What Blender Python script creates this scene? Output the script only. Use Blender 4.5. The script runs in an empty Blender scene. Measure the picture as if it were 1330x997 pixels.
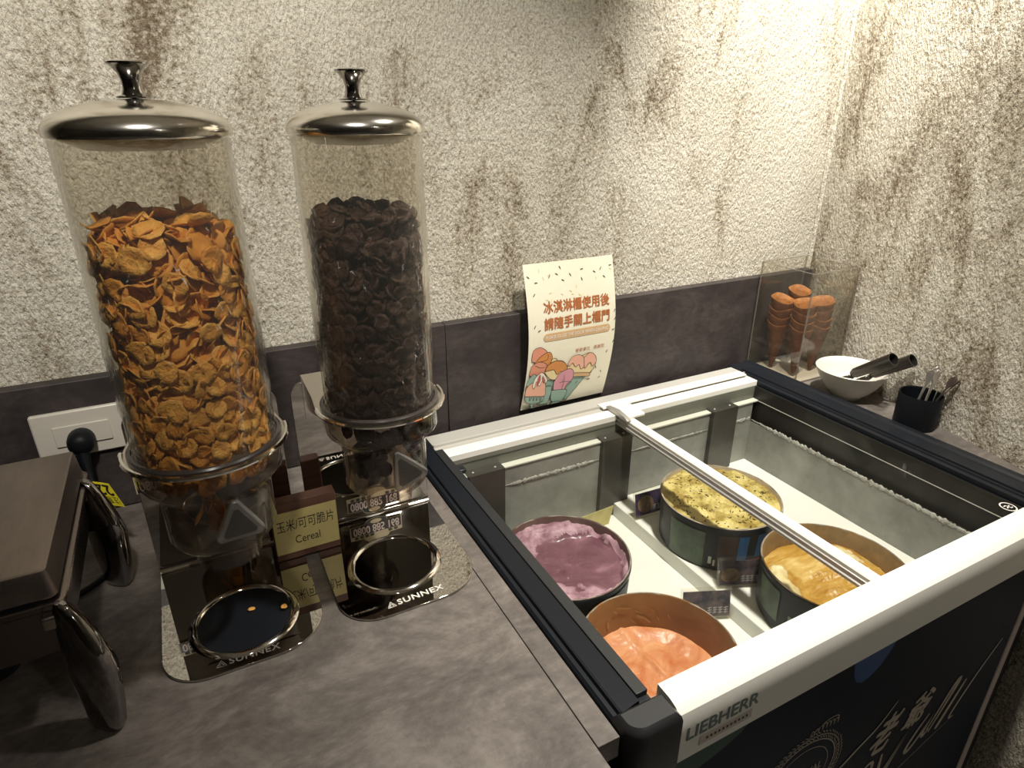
import bpy, bmesh, math, random
from mathutils import Vector, Matrix, noise, Euler
random.seed(7)
C = bpy.context.scene.collection
S = bpy.context.scene
PI = math.pi
R = math.radians

# ------------------------------------------------------------------ camera, world, lights, exposure
cd = bpy.data.cameras.new('camera'); cam = bpy.data.objects.new('camera', cd); C.objects.link(cam)
cd.sensor_width = 36; cd.lens = 825.05 / 1330 * 36; cd.clip_start = 0.02
cam.location = (0.49694, -1.08781, 0.59204)
_f = Vector((0.42376559, 0.81506367, -0.39508726)); _u = Vector((0.18085039, 0.35126797, 0.91864245))
_r = _f.cross(_u).normalized(); _u = _r.cross(_f).normalized()
cam.rotation_euler = Matrix((_r, _u, -_f)).transposed().to_euler()
S.camera = cam

W = bpy.data.worlds.new('world'); S.world = W; W.use_nodes = True
W.node_tree.nodes['Background'].inputs[0].default_value = (0.62, 0.72, 1.0, 1)
W.node_tree.nodes['Background'].inputs[1].default_value = 0.02
S.view_settings.view_transform = 'Standard'; S.view_settings.look = 'None'
S.view_settings.gamma = 1; S.view_settings.exposure = 0.0; S.view_settings.use_curve_mapping = False
try:
    S.cycles.transparent_max_bounces = 40; S.cycles.max_bounces = 12
    S.cycles.sample_clamp_indirect = 4.0
except Exception:
    pass


def spot(name, loc, aim, power, angle, blend, radius, col):
    l = bpy.data.lights.new(name, 'SPOT'); l.energy = power; l.spot_size = R(angle); l.spot_blend = blend
    l.shadow_soft_size = radius; l.color = col
    o = bpy.data.objects.new(name, l); C.objects.link(o); o.location = loc
    o.rotation_euler = (Vector(aim) - Vector(loc)).to_track_quat('-Z', 'Y').to_euler()
    return o


def area(name, loc, aim, power, sx, sy, col):
    l = bpy.data.lights.new(name, 'AREA'); l.energy = power; l.shape = 'RECTANGLE'; l.size = sx; l.size_y = sy; l.color = col
    o = bpy.data.objects.new(name, l); C.objects.link(o); o.location = loc
    o.rotation_euler = (Vector(aim) - Vector(loc)).to_track_quat('-Z', 'Y').to_euler()
    return o


WARM = (1.0, 0.95, 0.865)
spot('ceiling_spot_light', (1.18, -0.66, 1.50), (1.22, -0.46, 0.0), 160, 72, 1.0, 0.045, WARM)
spot('corner_spot_light', (1.46, -0.56, 1.50), (1.80, -0.02, 0.74), 165, 70, 1.0, 0.045, WARM)
spot('wall_spot_light', (0.46, -1.25, 1.50), (0.46, 0.0, 0.74), 115, 62, 1.0, 0.045, WARM)
spot('aisle_fill_light', (1.3, -2.4, 1.50), (0.9, -2.0, -0.85), 28, 120, 1.0, 0.05, WARM)  # fill added out of view, brightens front-facing surfaces and the ceiling



# ------------------------------------------------------------------ materials
def N(nt, t, **kw):
    n = nt.nodes.new(t)
    for k, v in kw.items():
        if k in n.inputs: n.inputs[k].default_value = v
        else: setattr(n, k, v)
    return n


def mat(name, col, rough=0.5, metal=0.0, spec=0.5, var=0.0, vscale=20.0, bump=0.0, bscale=80.0, stretch=(1, 1, 1), emit=0, coat=0.0, trans=0.0):
    m = bpy.data.materials.new(name); m.use_nodes = True; nt = m.node_tree
    b = nt.nodes['Principled BSDF']
    b.inputs['Base Color'].default_value = (*col, 1); b.inputs['Roughness'].default_value = rough
    b.inputs['Metallic'].default_value = metal; b.inputs['Specular IOR Level'].default_value = spec
    b.inputs['Coat Weight'].default_value = coat
    if var or bump:
        tc = N(nt, 'ShaderNodeTexCoord'); mp = N(nt, 'ShaderNodeMapping'); mp.inputs['Scale'].default_value = stretch
        nt.links.new(tc.outputs['Object'], mp.inputs[0])
    if var:
        n = N(nt, 'ShaderNodeTexNoise', Scale=vscale, Detail=6.0, Roughness=0.65); nt.links.new(mp.outputs[0], n.inputs[0])
        cr = N(nt, 'ShaderNodeValToRGB')
        cr.color_ramp.elements[0].position = 0.3; cr.color_ramp.elements[1].position = 0.7
        cr.color_ramp.elements[0].color = (*[max(0, c * (1 - var)) for c in col], 1)
        cr.color_ramp.elements[1].color = (*[min(1, c * (1 + var)) for c in col], 1)
        nt.links.new(n.outputs[0], cr.inputs[0]); nt.links.new(cr.outputs[0], b.inputs['Base Color'])
    if bump:
        n2 = N(nt, 'ShaderNodeTexNoise', Scale=bscale, Detail=4.0); nt.links.new(mp.outputs[0], n2.inputs[0])
        bp = N(nt, 'ShaderNodeBump', Strength=bump, Distance=0.004); nt.links.new(n2.outputs[0], bp.inputs['Height'])
        nt.links.new(bp.outputs[0], b.inputs['Normal'])
    return m


def two_tone(name, c1, c2, lo, hi, scale, rough=0.5, bump=0.0, bscale=60, detail=8.0, dist=0.0, stretch=(1, 1, 1), spec=0.4, rot=(0, 0, 0), c3=None):
    m = bpy.data.materials.new(name); m.use_nodes = True; nt = m.node_tree; b = nt.nodes['Principled BSDF']
    b.inputs['Roughness'].default_value = rough; b.inputs['Specular IOR Level'].default_value = spec
    tc = N(nt, 'ShaderNodeTexCoord'); mp = N(nt, 'ShaderNodeMapping'); mp.inputs['Scale'].default_value = stretch; mp.inputs['Rotation'].default_value = rot
    nt.links.new(tc.outputs['Object'], mp.inputs[0])
    n = N(nt, 'ShaderNodeTexNoise', Scale=scale, Detail=detail, Roughness=0.65, Distortion=dist); nt.links.new(mp.outputs[0], n.inputs[0])
    cr = N(nt, 'ShaderNodeValToRGB'); e = cr.color_ramp.elements
    e[0].position = lo; e[0].color = (*c1, 1); e[1].position = hi; e[1].color = (*c2, 1)
    if c3:
        k = e.new((lo + hi) / 2); k.color = (*c3, 1)
    nt.links.new(n.outputs[0], cr.inputs[0]); nt.links.new(cr.outputs[0], b.inputs['Base Color'])
    if bump:
        n2 = N(nt, 'ShaderNodeTexNoise', Scale=bscale, Detail=5.0); nt.links.new(mp.outputs[0], n2.inputs[0])
        bp = N(nt, 'ShaderNodeBump', Strength=bump, Distance=0.004); nt.links.new(n2.outputs[0], bp.inputs['Height'])
        nt.links.new(bp.outputs[0], b.inputs['Normal'])
    return m


def clear(name, tint=(0.95, 0.96, 0.94), rough=0.03, refl=1.0, haze=0.0, ior=1.45, bump=0.0, bscale=40.0, stretch=(1, 1, 1)):
    """clear sheet plastic / pane glass: light passes straight through, fresnel reflection, a little surface haze"""
    m = bpy.data.materials.new(name); m.use_nodes = True; nt = m.node_tree
    nt.nodes.remove(nt.nodes['Principled BSDF']); out = nt.nodes['Material Output']
    tr = N(nt, 'ShaderNodeBsdfTransparent'); tr.inputs[0].default_value = (*tint, 1)
    gl = N(nt, 'ShaderNodeBsdfGlossy', Roughness=rough); gl.inputs[0].default_value = (refl, refl, refl, 1)
    f0 = ((ior - 1) / (ior + 1)) ** 2
    lw = N(nt, 'ShaderNodeLayerWeight'); lw.inputs[0].default_value = 0.5
    pw = N(nt, 'ShaderNodeMath', operation='POWER'); pw.inputs[1].default_value = 5.0; nt.links.new(lw.outputs['Facing'], pw.inputs[0])
    fr = N(nt, 'ShaderNodeMath', operation='MULTIPLY_ADD'); fr.inputs[1].default_value = 1 - f0; fr.inputs[2].default_value = f0; nt.links.new(pw.outputs[0], fr.inputs[0])
    mx = N(nt, 'ShaderNodeMixShader')
    nt.links.new(fr.outputs[0], mx.inputs[0]); nt.links.new(tr.outputs[0], mx.inputs[1]); nt.links.new(gl.outputs[0], mx.inputs[2])
    last = mx
    if bump:
        tc = N(nt, 'ShaderNodeTexCoord'); mp = N(nt, 'ShaderNodeMapping'); mp.inputs['Scale'].default_value = stretch
        nt.links.new(tc.outputs['Object'], mp.inputs[0])
        vo = N(nt, 'ShaderNodeTexNoise', Scale=bscale, Detail=3.0, Distortion=1.5); nt.links.new(mp.outputs[0], vo.inputs[0])
        bp = N(nt, 'ShaderNodeBump', Strength=bump, Distance=0.004); nt.links.new(vo.outputs[0], bp.inputs['Height'])
        nt.links.new(bp.outputs[0], gl.inputs['Normal']); nt.links.new(bp.outputs[0], lw.inputs['Normal'])
    if haze:
        df = N(nt, 'ShaderNodeBsdfDiffuse'); df.inputs[0].default_value = (0.8, 0.78, 0.72, 1)
        m2 = N(nt, 'ShaderNodeMixShader'); m2.inputs[0].default_value = haze
        nt.links.new(last.outputs[0], m2.inputs[1]); nt.links.new(df.outputs[0], m2.inputs[2]); last = m2
    nt.links.new(last.outputs[0], out.inputs[0])
    return m


def stucco(name, stain, rotz, seed, axis):
    """rough trowelled cement plaster: cream skim over brown-grey, stains with soft edges, coarse grain relief"""
    m = bpy.data.materials.new(name); m.use_nodes = True; nt = m.node_tree; L = nt.links.new
    b = nt.nodes['Principled BSDF']; b.inputs['Roughness'].default_value = 0.85; b.inputs['Specular IOR Level'].default_value = 0.25
    tc = N(nt, 'ShaderNodeTexCoord')
    mp = N(nt, 'ShaderNodeMapping'); mp.inputs['Location'].default_value = (seed, seed * 2, seed); L(tc.outputs['Object'], mp.inputs[0])
    ms = N(nt, 'ShaderNodeMapping'); ms.inputs['Rotation'].default_value = (rotz if axis == 'x' else 0, rotz if axis == 'y' else 0, 0)
    ms.inputs['Location'].default_value = (seed, 0, seed)
    ms.inputs['Scale'].default_value = (1.0, 1.0, 0.34); L(tc.outputs['Object'], ms.inputs[0])
    big = N(nt, 'ShaderNodeTexNoise', Scale=7.5, Detail=10.0, Roughness=0.68, Distortion=0.5); L(ms.outputs[0], big.inputs[0])
    fine = N(nt, 'ShaderNodeTexNoise', Scale=110.0, Detail=4.0, Roughness=0.75); L(mp.outputs[0], fine.inputs[0])
    # speckled edge: threshold of big noise broken up by the fine one
    add = N(nt, 'ShaderNodeMath', operation='MULTIPLY_ADD'); L(fine.outputs[0], add.inputs[0]); add.inputs[1].default_value = 0.62; L(big.outputs[0], add.inputs[2])
    cr = N(nt, 'ShaderNodeValToRGB'); e = cr.color_ramp.elements
    e[0].position = 0.80 + stain; e[0].color = (0.80, 0.765, 0.67, 1)
    e[1].position = 1.0 + stain; e[1].color = (0.25, 0.195, 0.135, 1)
    k = e.new(0.88 + stain); k.color = (0.60, 0.55, 0.45, 1)
    L(add.outputs[0], cr.inputs[0])
    # faint second cloudiness
    cl = N(nt, 'ShaderNodeTexNoise', Scale=2.2, Detail=5.0, Roughness=0.6); L(mp.outputs[0], cl.inputs[0])
    cr2 = N(nt, 'ShaderNodeValToRGB'); e2 = cr2.color_ramp.elements
    e2[0].position = 0.3; e2[0].color = (0.74, 0.72, 0.68, 1); e2[1].position = 0.65; e2[1].color = (1, 1, 1, 1); L(cl.outputs[0], cr2.inputs[0])
    mul = N(nt, 'ShaderNodeMixRGB', blend_type='MULTIPLY'); mul.inputs[0].default_value = 1.0
    L(cr.outputs[0], mul.inputs[1]); L(cr2.outputs[0], mul.inputs[2])
    # pitted grain of the skim coat, shadow in the pits put into the colour
    pit_shade = N(nt, 'ShaderNodeTexNoise', Scale=210.0, Detail=3.0, Roughness=0.7); L(mp.outputs[0], pit_shade.inputs[0])
    cr3 = N(nt, 'ShaderNodeValToRGB'); e3 = cr3.color_ramp.elements
    e3[0].position = 0.36; e3[0].color = (0.60, 0.57, 0.52, 1); e3[1].position = 0.56; e3[1].color = (1, 1, 1, 1); L(pit_shade.outputs[0], cr3.inputs[0])
    mu2 = N(nt, 'ShaderNodeMixRGB', blend_type='MULTIPLY'); mu2.inputs[0].default_value = 1.0
    L(mul.outputs[0], mu2.inputs[1]); L(cr3.outputs[0], mu2.inputs[2]); L(mu2.outputs[0], b.inputs['Base Color'])
    # relief: trowel drag (stretched grain) plus round grain
    mg = N(nt, 'ShaderNodeMapping'); mg.inputs['Rotation'].default_value = (R(38) if axis == 'x' else 0, R(-38) if axis == 'y' else 0, 0)
    mg.inputs['Scale'].default_value = (1, 1, 0.5); L(tc.outputs['Object'], mg.inputs[0])
    g1 = N(nt, 'ShaderNodeTexNoise', Scale=190.0, Detail=3.0, Roughness=0.7); L(mg.outputs[0], g1.inputs[0])
    g2 = N(nt, 'ShaderNodeTexNoise', Scale=45.0, Detail=4.0, Roughness=0.6); L(mp.outputs[0], g2.inputs[0])
    ad = N(nt, 'ShaderNodeMath', operation='MULTIPLY_ADD'); L(g2.outputs[0], ad.inputs[0]); ad.inputs[1].default_value = 0.6; L(g1.outputs[0], ad.inputs[2])
    bp = N(nt, 'ShaderNodeBump', Strength=1.0, Distance=0.008); L(ad.outputs[0], bp.inputs['Height']); L(bp.outputs[0], b.inputs['Normal'])
    return m


def laminate(name, c1, c2, c3):
    m = bpy.data.materials.new(name); m.use_nodes = True; nt = m.node_tree; L = nt.links.new
    b = nt.nodes['Principled BSDF']; b.inputs['Roughness'].default_value = 0.5; b.inputs['Specular IOR Level'].default_value = 0.35
    tc = N(nt, 'ShaderNodeTexCoord'); mp = N(nt, 'ShaderNodeMapping'); mp.inputs['Scale'].default_value = (0.75, 1.2, 1.2); mp.inputs['Rotation'].default_value = (0, 0, R(-6))
    L(tc.outputs['Object'], mp.inputs[0])
    n = N(nt, 'ShaderNodeTexNoise', Scale=9.0, Detail=12.0, Roughness=0.72, Distortion=0.6); L(mp.outputs[0], n.inputs[0])
    n2 = N(nt, 'ShaderNodeTexNoise', Scale=70.0, Detail=4.0, Roughness=0.7); L(mp.outputs[0], n2.inputs[0])
    ad = N(nt, 'ShaderNodeMath', operation='MULTIPLY_ADD'); L(n2.outputs[0], ad.inputs[0]); ad.inputs[1].default_value = 0.34; L(n.outputs[0], ad.inputs[2])
    cr = N(nt, 'ShaderNodeValToRGB'); e = cr.color_ramp.elements
    e[0].position = 0.50; e[0].color = (*c1, 1); e[1].position = 0.82; e[1].color = (*c3, 1); k = e.new(0.66); k.color = (*c2, 1)
    L(ad.outputs[0], cr.inputs[0]); L(cr.outputs[0], b.inputs['Base Color'])
    bp = N(nt, 'ShaderNodeBump', Strength=0.08, Distance=0.002); L(n2.outputs[0], bp.inputs['Height']); L(bp.outputs[0], b.inputs['Normal'])
    return m


M = {}
M['stucco_back'] = stucco('stucco_back', 0.03, R(25), 3.1, 'y')
M['stucco_right'] = stucco('stucco_right', -0.04, R(-33), 8.7, 'x')
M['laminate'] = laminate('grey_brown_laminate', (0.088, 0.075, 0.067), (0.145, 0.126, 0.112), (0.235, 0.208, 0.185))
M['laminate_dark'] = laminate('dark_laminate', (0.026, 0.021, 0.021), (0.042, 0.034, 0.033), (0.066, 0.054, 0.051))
M['dark_paint'] = mat('dark_paint', (0.15, 0.14, 0.13), 0.8)
M['floor_tile'] = mat('floor_tile', (0.22, 0.205, 0.19), 0.5, var=0.3, vscale=6)
M['ceiling_paint'] = mat('ceiling_paint', (0.60, 0.57, 0.52), 0.9)
M['cabinet_dark'] = mat('cabinet_dark', (0.03, 0.028, 0.028), 0.6)
M['chrome'] = mat('chrome', (0.80, 0.78, 0.74), 0.07, 1.0)
M['chrome_lid'] = mat('chrome_lid', (0.80, 0.77, 0.71), 0.16, 1.0)
M['chrome_dark'] = mat('chrome_dark', (0.40, 0.385, 0.38), 0.05, 1.0)
M['chrome_leg'] = mat('chrome_leg', (0.30, 0.285, 0.28), 0.06, 1.0)
M['steel_plate'] = mat('steel_plate', (0.60, 0.58, 0.55), 0.02, 1.0)
M['dish_steel'] = mat('dish_steel', (0.30, 0.285, 0.27), 0.04, 1.0)
M['steel_satin'] = mat('steel_satin', (0.60, 0.565, 0.52), 0.30, 1.0, bump=0.05, bscale=300, stretch=(1, 0.05, 1))
M['gunmetal'] = mat('gunmetal', (0.12, 0.11, 0.10), 0.36, 0.9)
M['spoon_steel'] = mat('spoon_steel', (0.72, 0.69, 0.64), 0.28, 0.9)
M['steel_warm'] = mat('steel_warm', (0.27, 0.225, 0.20), 0.40, 0.85, var=0.25, vscale=25, stretch=(1, 0.2, 1))
M['steel_pan'] = mat('steel_pan', (0.25, 0.21, 0.19), 0.24, 0.95, bump=0.08, bscale=40)
M['aluminium'] = mat('aluminium', (0.76, 0.75, 0.70), 0.42, 0.25)
M['white_profile'] = mat('white_profile', (0.83, 0.81, 0.735), 0.45)
M['rail_grey'] = mat('rail_grey', (0.50, 0.485, 0.44), 0.45, 0.15)
M['alu_grey'] = mat('alu_grey', (0.46, 0.45, 0.42), 0.38, 0.55)
M['black_plastic'] = mat('black_plastic', (0.010, 0.012, 0.015), 0.38)
M['black_satin'] = mat('black_satin', (0.010, 0.012, 0.016), 0.36, spec=0.35)
M['black_grey'] = mat('black_grey', (0.026, 0.027, 0.028), 0.40, spec=0.4)
M['black_matte'] = mat('black_matte', (0.005, 0.006, 0.008), 0.5, spec=0.2)
M['navy'] = mat('navy_film', (0.003, 0.007, 0.020), 0.45, spec=0.08, var=0.2, vscale=5)
M['blue_print'] = mat('blue_print', (0.006, 0.06, 0.20), 0.35, spec=0.2)
M['green_print'] = mat('green_print', (0.004, 0.045, 0.026), 0.35, spec=0.2)
M['silver_print'] = mat('silver_print', (0.42, 0.37, 0.30), 0.45, 0.2)
M['grey_print'] = mat('grey_print', (0.055, 0.062, 0.07), 0.35)
M['grey_paint'] = mat('grey_paint', (0.34, 0.31, 0.30), 0.5)
M['trim_strip'] = mat('trim_strip', (0.42, 0.36, 0.32), 0.5)
M['letter_grey'] = mat('letter_grey', (0.16, 0.21, 0.20), 0.5)
M['sticker_cream'] = mat('sticker_cream', (0.58, 0.52, 0.46), 0.6)
M['liner'] = two_tone('frosted_liner', (0.20, 0.20, 0.175), (0.36, 0.355, 0.32), 0.35, 0.7, 9, 0.5, 0.15, 60)
M['liner_upper'] = mat('liner_upper', (0.17, 0.17, 0.138), 0.45, var=0.12, vscale=6)
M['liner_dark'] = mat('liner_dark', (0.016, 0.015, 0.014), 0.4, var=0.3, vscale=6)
M['ledge'] = mat('ledge_white', (0.72, 0.71, 0.62), 0.5)
M['frost'] = two_tone('frost', (0.30, 0.285, 0.245), (0.56, 0.545, 0.50), 0.35, 0.65, 60, 0.8, 0.6, 120)
M['foam'] = mat('white_foam_board', (0.84, 0.83, 0.77), 0.6, var=0.03, vscale=20)
M['hanger'] = mat('hanger_steel', (0.085, 0.078, 0.066), 0.42, 0.4, var=0.25, vscale=10)
M['pane'] = clear('pane_glass', (0.975, 0.982, 0.97), 0.02, 0.22, 0.0, 1.33)
M['acrylic'] = clear('acrylic_sheet', (0.94, 0.93, 0.90), 0.02, 1.0, 0.015, 1.49)
M['acrylic_edge'] = clear('acrylic_edge', (0.62, 0.58, 0.50), 0.1, 1.0, 0.12, 1.49)
M['tube'] = clear('tube_plastic', (0.93, 0.92, 0.89), 0.06, 1.0, 0.015, 1.42, bump=0.35, bscale=9, stretch=(1, 1, 0.25))
M['crease_glint'] = clear('film_crease_glint', (0.9, 0.9, 0.88), 0.15, 1.0, 0.45, 1.6)
M['wrap'] = clear('cling_film', (0.975, 0.97, 0.955), 0.10, 1.0, 0.01, 1.28, bump=1.0, bscale=55, stretch=(1, 1, 0.6))
M['funnel'] = clear('funnel_plastic', (0.80, 0.76, 0.72), 0.05, 1.0, 0.015, 1.5)
M['collar_dark'] = mat('collar_dark', (0.045, 0.036, 0.032), 0.2)
M['knob_clear'] = clear('knob_acrylic', (0.55, 0.53, 0.51), 0.05, 1.0, 0.14, 1.7)  # diffuse haze mixed in as painted highlights on the clear knob
M['knob_smoke'] = clear('knob_smoke', (0.50, 0.48, 0.47), 0.12, 0.7, 0.06, 1.4)
M['white_plastic'] = mat('white_plastic', (0.60, 0.56, 0.49), 0.32)
M['wood'] = two_tone('walnut_wood', (0.10, 0.045, 0.03), (0.20, 0.095, 0.06), 0.3, 0.7, 12, 0.5, stretch=(0.25, 1, 3), dist=1.0)
M['yellow_plate'] = mat('yellow_plate', (0.70, 0.59, 0.24), 0.45, var=0.06, vscale=30)
M['ink'] = mat('black_ink', (0.018, 0.014, 0.012), 0.6)
M['yellow_tag'] = mat('yellow_tag', (0.88, 0.76, 0.03), 0.5)
M['sticker_black'] = mat('sticker_black', (0.012, 0.012, 0.012), 0.4)
M['sticker_tan'] = mat('sticker_tan', (0.62, 0.52, 0.32), 0.5)
M['sticker_red'] = mat('sticker_red', (0.30, 0.035, 0.03), 0.5)
M['white_ink'] = mat('white_ink', (0.75, 0.72, 0.66), 0.5)
M['etched'] = mat('etched_lettering', (0.85, 0.80, 0.72), 0.7)
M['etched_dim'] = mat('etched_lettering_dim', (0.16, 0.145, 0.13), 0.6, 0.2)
M['paper'] = mat('poster_paper', (0.80, 0.76, 0.60), 0.55)
M['napkin'] = mat('napkin_paper', (0.72, 0.66, 0.58), 0.8)
M['p_brown'] = mat('print_brown', (0.42, 0.14, 0.045), 0.6)
M['p_tan'] = mat('print_tan', (0.62, 0.40, 0.20), 0.6)
M['p_line'] = mat('print_line', (0.05, 0.035, 0.025), 0.6)
M['p_salmon'] = mat('print_salmon', (0.68, 0.28, 0.18), 0.6)
M['p_peach'] = mat('print_peach', (0.78, 0.42, 0.30), 0.6)
M['p_pink'] = mat('print_pink', (0.66, 0.30, 0.36), 0.6)
M['p_orange'] = mat('print_orange', (0.62, 0.25, 0.07), 0.6)
M['p_cream'] = mat('print_cream', (0.76, 0.62, 0.34), 0.6)
M['p_teal'] = mat('print_teal', (0.27, 0.40, 0.33), 0.6)
M['p_white'] = mat('print_white', (0.82, 0.74, 0.64), 0.6)
M['p_red'] = mat('print_red', (0.50, 0.12, 0.10), 0.6)
M['porcelain'] = mat('porcelain', (0.66, 0.63, 0.56), 0.25, var=0.04, vscale=40)
M['wafer'] = two_tone('wafer', (0.085, 0.026, 0.006), (0.25, 0.085, 0.02), 0.3, 0.7, 40, 0.65, 0.5, 150)
M['wafer_in'] = two_tone('wafer_inside', (0.20, 0.07, 0.014), (0.42, 0.17, 0.04), 0.3, 0.7, 50, 0.65, 0.5, 150)
M['carton'] = mat('carton_print', (0.014, 0.018, 0.023), 0.45, spec=0.25, var=0.5, vscale=30)
M['carton_rim'] = mat('carton_rim', (0.30, 0.27, 0.23), 0.6, var=0.6, vscale=60)
M['carton_in'] = mat('carton_inside', (0.45, 0.36, 0.26), 0.55, var=0.2, vscale=30)
M['carton_tan'] = two_tone('carton_tan', (0.20, 0.095, 0.033), (0.30, 0.155, 0.06), 0.3, 0.65, 14, 0.4, dist=0.6)
M['cp_green'] = mat('carton_green', (0.035, 0.075, 0.03), 0.4, var=0.5, vscale=50)
M['cp_leaf'] = mat('carton_leaf', (0.10, 0.20, 0.11), 0.4, var=0.2, vscale=50)
M['cp_brown'] = mat('carton_brown', (0.05, 0.022, 0.018), 0.4, var=0.3, vscale=50)
M['cp_blue'] = mat('carton_blue', (0.02, 0.15, 0.36), 0.4)
M['cp_red'] = mat('carton_red', (0.28, 0.05, 0.025), 0.4, var=0.3, vscale=40)
M['cp_white'] = mat('carton_white', (0.6, 0.58, 0.5), 0.5)
M['taro'] = two_tone('taro_ice_cream', (0.15, 0.062, 0.085), (0.33, 0.17, 0.22), 0.42, 0.66, 11, 0.30, 0.35, 45, dist=0.8, c3=(0.19, 0.085, 0.112))
M['taro_pale'] = two_tone('taro_frost', (0.24, 0.11, 0.15), (0.54, 0.34, 0.40), 0.35, 0.65, 35, 0.5, 0.6, 80)
M['peach'] = two_tone('orange_sherbet', (0.50, 0.13, 0.04), (0.76, 0.38, 0.18), 0.35, 0.66, 14, 0.35, 0.5, 50, dist=1.2)
M['mint'] = two_tone('lemon_chip_ice_cream', (0.28, 0.19, 0.04), (0.68, 0.56, 0.22), 0.38, 0.58, 24, 0.5, 0.7, 60, c3=(0.48, 0.37, 0.105))
M['mango'] = two_tone('mango_ice_cream', (0.38, 0.19, 0.03), (0.66, 0.47, 0.17), 0.35, 0.68, 13, 0.35, 0.5, 50, dist=0.8, c3=(0.50, 0.29, 0.06), stretch=(1, 2, 1))
M['carton_taro'] = mat('carton_mauve', (0.13, 0.075, 0.065), 0.5, var=0.3, vscale=30)
M['carton_ochre'] = mat('carton_ochre', (0.26, 0.17, 0.085), 0.5, var=0.3, vscale=25)
M['cream'] = two_tone('cream_ice_cream', (0.56, 0.43, 0.17), (0.86, 0.78, 0.52), 0.35, 0.65, 30, 0.5, 0.6, 70)
M['chip'] = mat('dark_chocolate', (0.035, 0.02, 0.008), 0.5)
M['corn'] = two_tone('corn_flake', (0.68, 0.27, 0.035), (0.95, 0.55, 0.14), 0.3, 0.68, 60, 0.42, 0.7, 260, spec=0.4)
M['corn_b'] = two_tone('corn_flake_toasted', (0.56, 0.20, 0.025), (0.88, 0.43, 0.085), 0.3, 0.68, 60, 0.42, 0.7, 260, spec=0.4)
M['corn_core'] = two_tone('corn_flake_core', (0.50, 0.18, 0.022), (0.80, 0.38, 0.07), 0.3, 0.68, 60, 0.6)
M['cocoa'] = two_tone('cocoa_flake', (0.026, 0.013, 0.010), (0.080, 0.040, 0.028), 0.3, 0.7, 70, 0.5, 0.8, 260, spec=0.35)
M['card_dark'] = two_tone('card_picture', (0.02, 0.016, 0.03), (0.20, 0.14, 0.13), 0.4, 0.75, 40, 0.35)
M['card_purple'] = two_tone('card_picture_purple', (0.018, 0.013, 0.04), (0.09, 0.055, 0.10), 0.35, 0.7, 50, 0.35)
M['card_gold'] = two_tone('card_scoop', (0.10, 0.05, 0.03), (0.36, 0.25, 0.13), 0.35, 0.7, 60, 0.4)
M['card_green'] = mat('card_leaf', (0.10, 0.17, 0.035), 0.4)
M['card_grey'] = mat('card_grey_text', (0.36, 0.34, 0.34), 0.5)
M['card_yellow'] = two_tone('card_yellow', (0.58, 0.48, 0.14), (0.74, 0.66, 0.30), 0.35, 0.65, 25, 0.5)


# ------------------------------------------------------------------ mesh building
def tag(o, label=None, cat=None, group=None, kind=None):
    if label: o['label'] = label
    if cat: o['category'] = cat
    if group: o['group'] = group
    if kind: o['kind'] = kind
    return o


def thing(name, loc, label, cat, group=None):
    o = bpy.data.objects.new(name, None); o.empty_display_size = 0.02; C.objects.link(o); o.location = loc
    return tag(o, label, cat, group)


def root_loc(p):
    v = Vector((0, 0, 0))
    while p is not None:
        v += Vector(p.location); p = p.parent
    return v


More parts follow.
